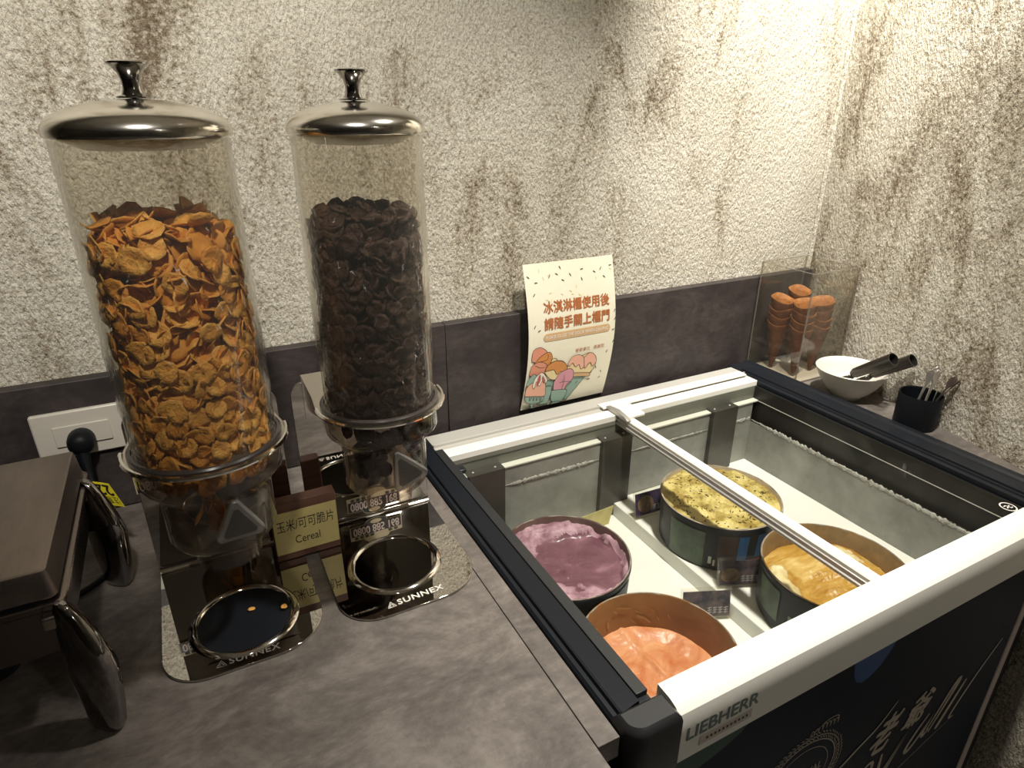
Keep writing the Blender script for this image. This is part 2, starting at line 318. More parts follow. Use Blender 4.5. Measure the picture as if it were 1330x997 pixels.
class MB:
    def __init__(s): s.v = []; s.f = []

    def add(s, vs, fs):
        k = len(s.v); s.v += [tuple(v) for v in vs]; s.f += [[i + k for i in f] for f in fs]; return s

    def box(s, x0, x1, y0, y1, z0, z1):
        v = [(x, y, z) for z in (z0, z1) for y in (y0, y1) for x in (x0, x1)]
        return s.add(v, [(0, 2, 3, 1), (4, 5, 7, 6), (0, 1, 5, 4), (2, 6, 7, 3), (0, 4, 6, 2), (1, 3, 7, 5)])

    def prism(s, outline, fn, t0, t1):
        """closed outline of (u, v); fn(u, v, t) gives the point"""
        n = len(outline)
        v = [fn(u, w, t0) for u, w in outline] + [fn(u, w, t1) for u, w in outline]
        f = [tuple(range(n - 1, -1, -1)), tuple(range(n, 2 * n))] + [(i, (i + 1) % n, n + (i + 1) % n, n + i) for i in range(n)]
        return s.add(v, f)

    def lathe(s, prof, c, seg=48, a0=0.0, a1=2 * PI):
        full = abs(a1 - a0 - 2 * PI) < 1e-6; n = seg if full else seg + 1
        v = []; f = []
        for r, z in prof:
            for i in range(n):
                a = a0 + (a1 - a0) * i / seg
                v.append((c[0] + r * math.cos(a), c[1] + r * math.sin(a), c[2] + z))
        for j in range(len(prof) - 1):
            for i in range(seg):
                k = (i + 1) % n
                f.append((j * n + i, j * n + k, (j + 1) * n + k, (j + 1) * n + i))
        return s.add(v, f)

    def loft(s, rings, cap=True):
        n = len(rings[0]); v = [p for r in rings for p in r]; f = []
        for j in range(len(rings) - 1):
            for i in range(n):
                k = (i + 1) % n; f.append((j * n + i, j * n + k, (j + 1) * n + k, (j + 1) * n + i))
        if cap: f += [tuple(range(n - 1, -1, -1)), tuple(range((len(rings) - 1) * n, len(rings) * n))]
        return s.add(v, f)

    def tube(s, pts, rad, seg=10, cap=True):
        pts = [Vector(p) for p in pts]; rings = []
        up = Vector((0, 0, 1)); t = (pts[1] - pts[0]).normalized()
        if abs(t.dot(up)) > 0.95: up = Vector((1, 0, 0))
        a = t.cross(up).normalized()
        for i, p in enumerate(pts):
            t = (pts[min(i + 1, len(pts) - 1)] - pts[max(i - 1, 0)]).normalized()
            a = (a - t * a.dot(t)).normalized(); b = t.cross(a)
            r = rad[i] if isinstance(rad, (list, tuple)) else rad
            rings.append([p + a * r * math.cos(2 * PI * k / seg) + b * r * math.sin(2 * PI * k / seg) for k in range(seg)])
        return s.loft(rings, cap)

    def build(s, name, m, parent=None, smooth=35, bevel=0.0, bseg=2, flip=True):
        off = root_loc(parent)
        me = bpy.data.meshes.new(name); me.from_pydata([(v[0] - off.x, v[1] - off.y, v[2] - off.z) for v in s.v], [], s.f)
        bm = bmesh.new(); bm.from_mesh(me)
        if flip: bmesh.ops.recalc_face_normals(bm, faces=bm.faces)
        if smooth:
            for f in bm.faces: f.smooth = True
            lim = R(smooth)
            for e in bm.edges: e.smooth = not (len(e.link_faces) == 2 and e.calc_face_angle(0) > lim)
        bm.to_mesh(me); bm.free()
        ms = m if isinstance(m, (list, tuple)) else [m]
        for q in ms: me.materials.append(q)
        o = bpy.data.objects.new(name, me); C.objects.link(o)
        if parent: o.parent = parent
        if bevel:
            b = o.modifiers.new('edge', 'BEVEL'); b.width = bevel; b.segments = bseg; b.limit_method = 'ANGLE'; b.angle_limit = R(40); b.harden_normals = False
        return o


def rrect(x0, x1, y0, y1, r, seg=6, corners=(1, 1, 1, 1)):
    """rounded rectangle outline, corners order: (x1,y1), (x0,y1), (x0,y0), (x1,y0)"""
    out = []
    for (cx, cy, sx, sy, a), on in zip(((x1, y1, -1, -1, 0), (x0, y1, 1, -1, 90), (x0, y0, 1, 1, 180), (x1, y0, -1, 1, 270)), corners):
        rr = (r if on is True or on == 1 else on) if on else 0
        if not rr: out.append((cx, cy)); continue
        for i in range(seg + 1):
            t = R(a + 90 * i / seg); out.append((cx + sx * rr + rr * math.cos(t), cy + sy * rr + rr * math.sin(t)))
    return out


_tc = {}
def text_mesh(body, bold=0.0, spacing=1.0):
    c = bpy.data.curves.new('lettering', 'FONT'); c.body = body; c.resolution_u = 3; c.space_character = spacing
    o = bpy.data.objects.new('lettering', c); me = bpy.data.meshes.new_from_object(o)
    vs = [tuple(v.co) for v in me.vertices]; fs = [tuple(p.vertices) for p in me.polygons]
    bpy.data.objects.remove(o); bpy.data.curves.remove(c); bpy.data.meshes.remove(me)
    return vs, fs


def text(mb, body, u0, v0, w, h, fn, bold=0.0, shear=0.0, spacing=1.0):
    vs, fs = text_mesh(body, bold, spacing)
    x0 = min(v[0] for v in vs); x1 = max(v[0] for v in vs); y0 = min(v[1] for v in vs); y1 = max(v[1] for v in vs)
    p0, p1, p2 = (Vector(fn(u0 + q[0], v0 + q[1])) for q in ((0, 0), (1e-3, 0), (0, 1e-3)))
    nrm = (p1 - p0).cross(p2 - p0).normalized() * 0.00006
    for lay_, (du, dv) in enumerate([(0, 0)] if not bold else [(-1, 0), (1, 0), (0, 1), (0, -1)]):
        out = []
        for v in vs:
            b = (v[1] - y0) / (y1 - y0) * h
            out.append(fn(u0 + (v[0] - x0) / (x1 - x0) * w + shear * b + du * bold * h, v0 + b + dv * bold * h))
        mb.add([Vector(q) + nrm * lay_ for q in out], fs)
    return mb


def poly(mb, pts, fn):
    vs = [fn(u, v) for u, v in pts]; mb.add(vs, [tuple(range(len(vs)))]); return mb


def stroke(mb, pts, w, fn, taper=None):
    """flat ribbon along a 2-D path"""
    n = len(pts); L = []; Rr = []
    for i, p in enumerate(pts):
        a = pts[max(i - 1, 0)]; b = pts[min(i + 1, n - 1)]
        dx, dy = b[0] - a[0], b[1] - a[1]; d = math.hypot(dx, dy) or 1
        ww = w * (taper[i] if taper else 1) / 2
        L.append((p[0] - dy / d * ww, p[1] + dx / d * ww)); Rr.append((p[0] + dy / d * ww, p[1] - dx / d * ww))
    vs = [fn(*q) for q in L] + [fn(*q) for q in Rr]
    mb.add(vs, [(i, i + 1, n + i + 1, n + i) for i in range(n - 1)])
    return mb


def smooth_path(pts, k=6):
    out = []
    P = [Vector((*p, 0) if len(p) == 2 else p) for p in pts]
    for i in range(len(P) - 1):
        p0 = P[max(i - 1, 0)]; p1 = P[i]; p2 = P[i + 1]; p3 = P[min(i + 2, len(P) - 1)]
        for j in range(k):
            t = j / k
            out.append(0.5 * ((2 * p1) + (p2 - p0) * t + (2 * p0 - 5 * p1 + 4 * p2 - p3) * t * t + (3 * p1 - p0 - 3 * p2 + p3) * t ** 3))
    out.append(P[-1])
    return [tuple(p[:2]) if len(pts[0]) == 2 else tuple(p) for p in out]


# ------------------------------------------------------------------ the setting
CX = 1.92          # room corner on the back wall
SL = 0.2355        # the side wall leans in towards the viewer: x = CX + SL * y
FLOOR = -0.85; CEIL = 1.56


def wall_x(y): return CX + SL * y


def struct(name, mb, m, **k):
    return tag(mb.build(name, m, **k), kind='structure')


struct('floor', MB().box(-1.8, 2.3, -3.6, 0.1, FLOOR - 0.05, FLOOR), M['floor_tile'])
struct('ceiling', MB().box(-1.8, 2.3, -3.6, 0.1, CEIL, CEIL + 0.05), M['ceiling_paint'])
struct('wall_back', MB().box(-1.8, CX + 0.1, 0.0, 0.1, FLOOR, CEIL), M['stucco_back'])
rw = MB()
rw.prism([(CX, 0.0), (wall_x(-3.6), -3.6), (wall_x(-3.6) + 0.1, -3.6), (CX + 0.1, 0.0)], lambda u, v, t: (u, v, t), FLOOR, CEIL)
struct('wall_right', rw, M['stucco_right'])
struct('wall_left', MB().box(-1.9, -1.8, -3.6, 0.1, FLOOR, CEIL), M['dark_paint'])
struct('wall_front', MB().box(-1.8, 1.2, -3.7, -3.6, FLOOR, CEIL), M['dark_paint'])
# rounded plaster bead running up the corner
bead = MB(); rings = []
for i in range(40):
    z = 0.0 + i * CEIL / 39; r = 0.006 + 0.003 * noise.noise(Vector((0, 0, z * 9)))
    rings.append([(CX - 0.004 + r * math.cos(a * PI / 4), -0.004 + r * math.sin(a * PI / 4), z) for a in range(8)])
bead.loft(rings); struct('trim_3', bead, M['stucco_back'])
# laminate upstand along the back wall, two boards with a butt joint
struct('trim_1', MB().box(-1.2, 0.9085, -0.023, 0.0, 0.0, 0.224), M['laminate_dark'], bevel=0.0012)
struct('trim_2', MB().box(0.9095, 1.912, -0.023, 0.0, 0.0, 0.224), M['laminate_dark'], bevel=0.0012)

# counters
ct = thing('countertop', (0.0, -0.4, 0.0), 'long grey-brown stone-look worktop under the two cereal dispensers', 'countertop')
MB().box(-1.2, 0.7795, -0.98, -0.0235, -0.04, 0.0).build('worktop', M['laminate'], ct, bevel=0.001)
MB().box(-1.18, 0.765, -0.95, -0.03, FLOOR, -0.0405).build('cabinet_body', M['cabinet_dark'], ct)
fs = thing('filler_strip', (0.794, -0.4, 0.0), 'narrow grey-brown laminate strip between worktop seam and chest freezer', 'countertop')
MB().box(0.7805, 0.8075, -0.733, -0.0235, -0.03, 0.0).build('strip', M['laminate'], fs, bevel=0.0006)
MB().box(0.7815, 0.8065, -0.70, -0.03, FLOOR, -0.0305).build('support_panel', M['cabinet_dark'], fs)
sh = thing('side_shelf', (1.78, -0.3, 0.0), 'grey-brown laminate ledge between freezer and stained side wall', 'shelf')
MB().prism([(1.7185, -0.0235), (1.7185, -0.73), (wall_x(-0.73) - 0.001, -0.73), (wall_x(-0.0235) - 0.001, -0.0235)], lambda u, v, t: (u, v, t), -0.03, 0.0).build('ledge_board', M['laminate'], sh, bevel=0.0006)
MB().prism([(1.7195, -0.03), (1.7195, -0.725), (wall_x(-0.725) - 0.002, -0.725), (wall_x(-0.03) - 0.002, -0.03)], lambda u, v, t: (u, v, t), FLOOR, -0.0305).build('side_panel', M['cabinet_dark'], sh)


# ------------------------------------------------------------------ chest freezer
fz = thing('chest_freezer', (1.26, -0.4, FLOOR), 'chest freezer with sliding glass lids, black end rails and navy printed front', 'freezer')
XL, XR, YB, YF = 0.862, 1.642, -0.136, -0.709      # opening
body = MB()
body.box(0.826, 0.862, -0.735, -0.05, FLOOR + 0.03, -0.02)
body.box(1.640, 1.672, -0.735, -0.05, FLOOR + 0.03, -0.02)
body.box(0.862, 1.640, -0.085, -0.05, FLOOR + 0.03, -0.02)
body.box(0.862, 1.640, -0.735, -0.706, FLOOR + 0.03, -0.02)
body.box(0.862, 1.640, -0.706, -0.085, FLOOR + 0.03, FLOOR + 0.06)
body.build('body_shell', M['grey_paint'], fz, bevel=0.002)
for k, (x, y) in enumerate(((0.87, -0.70), (1.62, -0.70), (0.87, -0.10), (1.62, -0.10))):
    MB().lathe([(0.0, 0), (0.025, 0), (0.025, 0.0295), (0.0, 0.0295)], (x, y, FLOOR), 16).build('foot', M['black_plastic'], fz)
MB().box(0.872, 1.648, -0.742, -0.7355, FLOOR + 0.06, -0.066).build('front_panel', M['navy'], fz)
MB().box(1.6485, 1.667, -0.744, -0.7355, FLOOR + 0.06, -0.066).build('edge_strip', M['trim_strip'], fz, bevel=0.002)
MB().box(0.842, 0.8715, -0.744, -0.7355, FLOOR + 0.06, -0.070).build('corner_strip', M['grey_paint'], fz, bevel=0.004)

# liner
ZL, ZR = -0.215, -0.185
MB().box(XL, 1.640, -0.095, -0.0855, -0.24, -0.135).build('back_liner_base', M['liner'], fz) if False else None
MB().box(XL, 1.622, -0.150, -0.145, ZL - 0.005, -0.031).build('back_liner', M['liner'], fz)
MB().box(XL, 1.640, -0.1525, -0.137, -0.0345, -0.0305).build('liner_ledge', M['ledge'], fz, bevel=0.001)
MB().box(XL, 1.640, -0.137, -0.134, -0.030, 0.0).build('upper_liner', M['liner_upper'], fz)
MB().box(1.622, 1.626, YF + 0.002, -0.145, ZL - 0.005, -0.083).build('side_liner', M['liner'], fz)
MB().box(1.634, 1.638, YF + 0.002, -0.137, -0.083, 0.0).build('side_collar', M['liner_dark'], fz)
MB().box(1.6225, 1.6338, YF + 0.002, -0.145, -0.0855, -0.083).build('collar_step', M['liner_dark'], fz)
MB().box(1.6322, 1.6338, YF + 0.002, -0.139, -0.0325, -0.0313).build('collar_bead', M['rail_grey'], fz)
MB().box(XL, XL + 0.004, YF + 0.002, -0.15, ZL - 0.005, -0.002).build('near_side_liner', M['liner'], fz)
MB().box(XL, 1.634, YF, YF + 0.004, ZL - 0.005, -0.008).build('front_liner', M['liner'], fz)
MB().box(XL + 0.004, 1.226, YF + 0.004, -0.150, ZL - 0.02, ZL).build('floor_board', M['foam'], fz, bevel=0.0015)
MB().box(1.2265, 1.622, YF + 0.004, -0.150, ZL - 0.02, ZR).build('raised_floor_board', M['foam'], fz, bevel=0.0015)
# ridges of frost along the liner
def frost_ridge(p0, p1, n, r0, seed):
    b = MB(); rings = []
    p0 = Vector(p0); p1 = Vector(p1); t = (p1 - p0).normalized(); a = Vector((0, 0, 1)); c = t.cross(a)
    for i in range(n + 1):
        p = p0.lerp(p1, i / n); q = Vector((seed, i * 0.31, 0))
        r = r0 * (0.75 + 0.8 * noise.noise(q)); w = noise.noise(q * 3.1) * r0 * 0.5
        r *= min(1, 6 * i / n + 0.15, 6 * (1 - i / n) + 0.15)
        rings.append([p + a * (w + r * 1.7 * math.cos(k * PI / 4) * (1 + 0.3 * noise.noise(Vector((i * 0.7, k, seed))))) + c * (r * 0.8 * math.sin(k * PI / 4)) for k in range(8)])
    return b.loft(rings)
frost_ridge((0.968, -0.151, -0.073), (1.188, -0.151, -0.073), 120, 0.0030, 1).build('frost_ridge', M['frost'], fz)
frost_ridge((1.27, -0.151, -0.074), (1.487, -0.151, -0.074), 120, 0.0018, 2).build('frost_ridge', M['frost'], fz)
frost_ridge((1.571, -0.150, -0.075), (1.622, -0.150, -0.075), 20, 0.003, 3).build('frost_ridge', M['frost'], fz)
frost_ridge((1.6225, -0.151, -0.079), (1.6225, -0.70, -0.083), 260, 0.0036, 4).build('frost_ridge', M['frost'], fz)
# vertical steel hanger strips on the back liner
for x in (0.891, 1.189, 1.488):
    b = MB().box(x, x + 0.073, -0.1625, -0.1605, ZL + (0.001 if x < 1.2 else 0.032), -0.026)
    b.box(x, x + 0.073, -0.1605, -0.138, -0.0275, -0.026)
    b.box(x, x + 0.0015, -0.1605, -0.1505, -0.20 if x < 1.2 else -0.18, -0.0275); b.box(x + 0.0715, x + 0.073, -0.1605, -0.1505, -0.20 if x < 1.2 else -0.18, -0.0275)
    h = b.build('hanger_strip', M['hanger'], fz)
    for dx in (0.012, 0.058):
        MB().lathe([(0.0, 0.0012), (0.0018, 0.0010), (0.0022, 0)], (x + dx, -0.150, -0.026), 8).build('screw', M['aluminium'], h)

# rear rail: extruded aluminium profile
prof = [(-0.045, -0.03), (-0.045, 0.012), (-0.0865, 0.012), (-0.0875, 0.0155), (-0.0900, 0.0155), (-0.0905, 0.009), (-0.1035, 0.009), (-0.1045, 0.004), (-0.1078, 0.004), (-0.1078, -0.018), (-0.06, -0.018), (-0.06, -0.03)]
MB().prism(prof, lambda u, v, t: (t, u, v), 0.850, 1.648).build('rear_rail', M['rail_grey'], fz, bevel=0.0006)
MB().prism([(-0.1082, -0.004), (-0.1082, 0.011), (-0.1092, 0.012), (-0.135, 0.012), (-0.136, 0.011), (-0.136, -0.004)], lambda u, v, t: (t, u, v), 0.8622, 1.640).build('rear_lip', M['white_profile'], fz)
# front rail: white profile with rounded front edge
prof = [(-0.708, -0.010), (-0.708, 0.0135), (-0.728, 0.0130), (-0.738, 0.010), (-0.7455, 0.004), (-0.7485, -0.006), (-0.750, -0.020), (-0.750, -0.064), (-0.735, -0.066), (-0.735, -0.010)]
fr = MB().prism(prof, lambda u, v, t: (t, u, v), 0.8755, 1.668).build('front_rail', M['white_profile'], fz, smooth=30)
# end rails: black plastic with two ridges
prof = [(0.8095, -0.032), (0.8095, 0.002), (0.8125, 0.005), (0.8155, 0.0055), (0.8165, 0.003), (0.8185, 0.003), (0.820, 0.0075), (0.8225, 0.0085), (0.824, 0.006), (0.8265, 0.0065), (0.8448, 0.0122), (0.8455, 0.006), (0.8618, 0.006), (0.8618, -0.03), (0.84, -0.032)]
MB().prism(prof, lambda u, v, t: (u, t, v), -0.715, -0.048).build('end_rail', M['black_satin'], fz, smooth=20)
prof = [(1.642, -0.03), (1.642, 0.008), (1.6495, 0.0095), (1.6505, 0.013), (1.6525, 0.013), (1.6535, 0.0095), (1.661, 0.0095), (1.662, 0.0135), (1.6645, 0.0135), (1.6655, 0.010), (1.700, 0.012), (1.7035, 0.016), (1.7165, 0.016), (1.7175, 0.012), (1.7175, -0.032)]
MB().prism(prof, lambda u, v, t: (u, t, v), -0.715, -0.035).build('end_rail', M['black_satin'], fz, smooth=20)
# corner caps
def cap(x0, x1, y0, y1, which):
    out = rrect(x0, x1, y0, y1, 0.022, 7, which)
    b = MB(); rings = []
    for z, ins in ((-0.075, 0.006), (-0.070, 0.001), (-0.06, 0.0), (0.004, 0.0), (0.010, 0.0015), (0.0145, 0.006)):
        cx = (x0 + x1) / 2; cy = (y0 + y1) / 2
        rings.append([(cx + (u - cx) * (1 - ins * 2 / (x1 - x0)), cy + (v - cy) * (1 - ins * 2 / (y1 - y0)), z) for u, v in out])
    b.loft(rings); return b
cap(0.8095, 0.8752, -0.7515, -0.7155, (0, 0, 1, 0)).build('corner_cap', M['black_grey'], fz, smooth=40)
cap(1.669, 1.7175, -0.7515, -0.7155, (0, 0, 0, 1)).build('corner_cap', M['black_grey'], fz, smooth=40)
cap(1.6485, 1.7175, -0.070, -0.033, (0, 0, 0, 0)).build('corner_cap', M['black_plastic'], fz, smooth=40)
cap(0.8095, 0.8495, -0.070, -0.033, (0, 0, 0, 0)).build('corner_cap', M['black_plastic'], fz, smooth=40)

# sliding lids
lid = MB().box(0.862, 1.252, -0.7065, -0.137, -0.0125, -0.0085).build('sliding_lid', M['pane'], fz); lid['label'] = 'clear glass lid over the purple and orange tubs'
MB().box(0.8463, 0.8618, -0.708, -0.105, 0.0065, 0.0128).build('edge_profile', M['black_grey'], lid, bevel=0.0008)
MB().box(0.864, 0.882, -0.172, -0.150, -0.008, -0.0005).build('grip_tab', M['black_plastic'], lid, bevel=0.002)
lid2 = MB().box(1.258, 1.641, -0.7065, -0.108, -0.002, 0.002).build('sliding_lid', M['pane'], fz); lid2['label'] = 'clear glass lid with white bar over the yellow tubs'
prof = [(1.2365, -0.0075), (1.2365, -0.004), (1.2385, -0.003), (1.2385, 0.004), (1.2405, 0.005), (1.2405, 0.011), (1.2425, 0.0132), (1.2585, 0.0132), (1.2585, -0.0075)]
MB().prism(prof, lambda u, v, t: (u, t, v), -0.7078, -0.098).build('edge_bar', M['white_profile'], lid2, smooth=20)
bk = MB().prism([(1.2350, -0.0060), (1.2350, -0.0020), (1.2378, -0.0012), (1.2378, 0.0055), (1.2395, 0.0062), (1.2395, -0.0060)], lambda u, v, t: (u, t, v), -0.7078, -0.120).build('edge_seal', M['alu_grey'], lid2, smooth=20)
MB().box(1.226, 1.638, -0.104, -0.0805, 0.0125, 0.0165).build('rear_edge_profile', M['white_profile'], lid2, bevel=0.0008)
g = MB().prism([(-0.108, 0.0135), (-0.108, 0.0185), (-0.114, 0.0205), (-0.160, 0.0205), (-0.166, 0.0185), (-0.166, 0.0135)], lambda u, v, t: (t, u, v), 1.244, 1.286).build('grip_handle', M['white_profile'], lid2, bevel=0.001)
MB().prism([(-0.100, 0.0135), (-0.102, 0.0195), (-0.135, 0.0240), (-0.166, 0.0205), (-0.176, 0.0160), (-0.176, 0.0135)], lambda u, v, t: (t, u, v), 1.2335, 1.2438).build('grip_end', M['alu_grey'], g, bevel=0.001)
lg = MB(); fn = lambda u, v: (u, v, 0.0023)
c0 = (1.614, -0.688)
for r, w in ((0.0115, 0.0022),):
    stroke(lg, [(c0[0] + r * math.cos(a * PI / 16), c0[1] + r * math.sin(a * PI / 16)) for a in range(33)], w, fn)
stroke(lg, [(c0[0] - 0.0065, c0[1] + 0.0035), (c0[0] - 0.001, c0[1] + 0.004), (c0[0] + 0.002, c0[1] - 0.004), (c0[0] + 0.0065, c0[1] - 0.0035)], 0.0021, fn)
stroke(lg, [(c0[0] - 0.006, c0[1] - 0.002), (c0[0] + 0.006, c0[1] + 0.002)], 0.0019, fn)
lg.build('glass_mark', M['white_ink'], lid2, smooth=0, flip=False)

# writing on the front rail and the printed front
fnr = lambda u, v: (u, -0.7504, v)
text(MB(), 'LIEBHERR', 0.8855, -0.0335, 0.107, 0.0185, fnr, bold=0.035).build('rail_lettering', M['letter_grey'], fz, smooth=0, flip=False)
st = MB().box(0.9055, 0.985, -0.7508, -0.7502, -0.0525, -0.0385).build('serial_sticker', M['sticker_cream'], fz)
b = MB(); fn2 = lambda u, v: (u, -0.7510, v)
rnd = random.Random(3)
for k in range(11):
    u = 0.915 + k * 0.0060; poly(b, [(u, -0.047), (u + 0.0035, -0.0475), (u + 0.0030, -0.0435), (u + 0.0005, -0.0430)], fn2)
b.build('serial_print', M['ink'], st, smooth=0, flip=False)

fd = lambda u, v: (u, -0.7424, v)
b = MB(); poly(b, [(1.187, -0.0665), (1.190, -0.085), (1.195, -0.105), (1.204, -0.120), (1.218, -0.128), (1.236, -0.124), (1.254, -0.112), (1.268, -0.094), (1.276, -0.078), (1.279, -0.0665)], fd)
b.build('blue_print', M['blue_print'], fz, smooth=0, flip=False)
b = MB()
poly(b, [(0.8725, -0.0665), (0.97, -0.0665), (1.00, -0.074), (0.985, -0.088), (0.955, -0.100), (0.92, -0.110), (0.8725, -0.124)], fd)
b.build('green_print', M['green_print'], fz, smooth=0, flip=False)
# oval crest with wreath and crown; tall handwritten letters and two brush characters
fe = lambda u, v: (u, -0.7427, v)
cr = MB(); ex, ez, ea, eb = 1.128, -0.262, 0.072, 0.066
for kk, w in ((1.0, 0.0020), (1.13, 0.0014), (0.80, 0.0012)):
    stroke(cr, [(ex + ea * kk * math.cos(a * PI / 24), ez + eb * kk * math.sin(a * PI / 24)) for a in range(49)], w, fe)
rnd = random.Random(11)
for a in range(64):
    t = a * 2 * PI / 64
    for kk in (1.04, 1.10, 1.18):
        u = ex + ea * kk * math.cos(t) + rnd.uniform(-.001, .001); v = ez + eb * kk * math.sin(t)
        stroke(cr, [(u, v), (u + 0.006 * math.cos(t + 1.1), v + 0.006 * math.sin(t + 1.1))], 0.0016, fe)
for k in range(-3, 4):
    u = ex + 0.030 + k * 0.008; v = ez + eb * 1.22 - abs(k) * 0.0012
    stroke(cr, smooth_path([(u - 0.004, v), (u - 0.003, v + 0.008), (u, v + 0.011), (u + 0.003, v + 0.008), (u + 0.004, v)], 3), 0.0014, fe)
stroke(cr, smooth_path([(ex, ez + eb * 1.17), (ex + 0.03, ez + eb * 1.42), (ex + 0.055, ez + eb * 1.40), (ex + 0.058, ez + eb * 1.22)], 5), 0.0016, fe)
cr.build('crest_print', M['silver_print'], fz, smooth=0, flip=False)
text(MB(), 'THE ROYAL', 1.083, -0.268, 0.092, 0.014, fe).build('crest_lettering', M['silver_print'], fz, smooth=0, flip=False)
sc = MB()
text(sc, '老', 1.290, -0.330, 0.050, 0.078, fe, bold=0.025, shear=0.35)
text(sc, '爺', 1.372, -0.318, 0.052, 0.070, fe, bold=0.025, shear=0.35)
sc.build('brush_lettering', M['silver_print'], fz, smooth=0, flip=False)
sc = MB()
def let(pts, w, taper=None):
    q = smooth_path(pts, 5); n = len(q)
    stroke(sc, q, w, fe, [0.35 + 0.75 * math.sin(PI * min(1, (i + 0.6) / n)) for i in range(n)])
let([(1.165, -0.400), (1.200, -0.330), (1.250, -0.292), (1.300, -0.262), (1.335, -0.225)], 0.005)            # long flourish over the first letter
let([(1.215, -0.420), (1.235, -0.350), (1.255, -0.345), (1.250, -0.372), (1.225, -0.385), (1.255, -0.420)], 0.008)
let([(1.285, -0.395), (1.300, -0.355), (1.318, -0.352), (1.318, -0.378), (1.300, -0.400), (1.287, -0.395)], 0.007)
let([(1.340, -0.345), (1.345, -0.392), (1.362, -0.392), (1.400, -0.322)], 0.009)
let([(1.400, -0.322), (1.372, -0.385), (1.345, -0.440), (1.330, -0.452)], 0.008)
let([(1.452, -0.318), (1.430, -0.345), (1.412, -0.378), (1.420, -0.388), (1.440, -0.368), (1.468, -0.322)], 0.008)
let([(1.468, -0.322), (1.452, -0.360), (1.455, -0.372), (1.468, -0.362)], 0.008)
let([(1.470, -0.372), (1.515, -0.282), (1.505, -0.280), (1.462, -0.362)], 0.009)
let([(1.540, -0.285), (1.500, -0.362), (1.492, -0.378)], 0.010)
let([(1.620, -0.232), (1.575, -0.288), (1.535, -0.352), (1.530, -0.372), (1.542, -0.372)], 0.006)
let([(1.300, -0.452), (1.400, -0.425), (1.480, -0.395), (1.530, -0.378)], 0.0016)
sc.build('script_lettering', M['silver_print'], fz, smooth=0, flip=False)


# ------------------------------------------------------------------ ice cream tubs
def tub(x, y, zf, r, h, label, inner, level, cream_m, surf, patches, inner_c=None):
    t = thing('ice_cream_tub', (x, y, zf), label, 'ice cream tub', 'ice cream tubs in the freezer')
    rt = r - 0.0015; rb = r - 0.006
    carton = MB().lathe([(0.0, 0.0), (rb - 0.003, 0.0), (rb, 0.003), (rt - 0.001, h * 0.90), (r, h * 0.915), (r, h * 0.985), (r - 0.001, h)], (x, y, zf), 72).build('carton', M['carton'], t)
    MB().lathe([(r - 0.0012, h), (r - 0.0005, h + 0.0012), (r - 0.003, h + 0.0016), (r - 0.0042, h - 0.001), (rt - 0.0055, h * 0.55), (rb - 0.004, 0.004), (0.0, 0.004)], (x, y, zf), 72).build('inner_wall', inner, t)
    rim = MB(); rings = []
    for i in range(96):
        a = 2 * PI * i / 96; q = r - 0.0024; rr = 0.0009 * (1 + 0.7 * noise.noise(Vector((math.cos(a) * 7, math.sin(a) * 7, x * 9))))
        zz = h + 0.001 + 0.0012 * noise.noise(Vector((math.cos(a) * 5, math.sin(a) * 5, y * 20)))
        rings.append([(x + (q + rr * 1.2 * math.cos(k * PI / 3)) * math.cos(a), y + (q + rr * 1.2 * math.cos(k * PI / 3)) * math.sin(a), zf + zz + rr * math.sin(k * PI / 3)) for k in range(6)])
    rings.append(rings[0]); rim.loft(rings, cap=False); rim.build('rim', M['carton_rim'], t)
    for a0, a1, z0, z1, m in patches:
        n = max(3, int((a1 - a0) / 4)); b = MB(); vs = []; 
        for j in range(n + 1):
            a = R(a0 + (a1 - a0) * j / n)
            for zz in (z0, z1):
                rr = rb + (rt - rb) * min(1, zz / (0.9 * h)) + 0.0006 + (0.0013 if zz > 0.9 * h else 0)
                vs.append((x + rr * math.cos(a), y + rr * math.sin(a), zf + zz))
        b.add(vs, [(2 * j, 2 * j + 2, 2 * j + 3, 2 * j + 1) for j in range(n)])
        b.build('label_print', M[m], carton, flip=False)
    # ice cream: height field on a disc
    nr, na = 44, 120; R0 = r - 0.0072; vs = [(x, y, zf + surf(0, 0))]; fs = []
    for i in range(1, nr + 1):
        for j in range(na):
            a = 2 * PI * j / na; q = R0 * i / nr; u, v = math.cos(a) * i / nr, math.sin(a) * i / nr
            hz = surf(u, v); rad = q + (0.0025 * hz / h if i == nr else 0)
            vs.append((x + rad * math.cos(a), y + rad * math.sin(a), zf + hz))
    for j in range(na): fs.append((0, 1 + j, 1 + (j + 1) % na))
    for i in range(nr - 1):
        for j in range(na):
            k = (j + 1) % na; p = 1 + i * na; q = p + na
            fs.append((p + j, q + j, q + k, p + k))
    b = MB().add(vs, fs)
    ice = b.build('ice_cream', cream_m, t, smooth=180, flip=False)
    if isinstance(cream_m, (list, tuple)):
        for p in ice.data.polygons:
            c = p.center; u, v = c.x / R0, c.y / R0
            p.material_index = 1 if surf(u, v, True) else 0
    return t, R0


def nz(u, v, s, o=0.0): return noise.noise(Vector((u * s + o, v * s - o, o * 1.7)))
def sstep(a, b, x):
    t = max(0, min(1, (x - a) / (b - a))); return t * t * (3 - 2 * t)


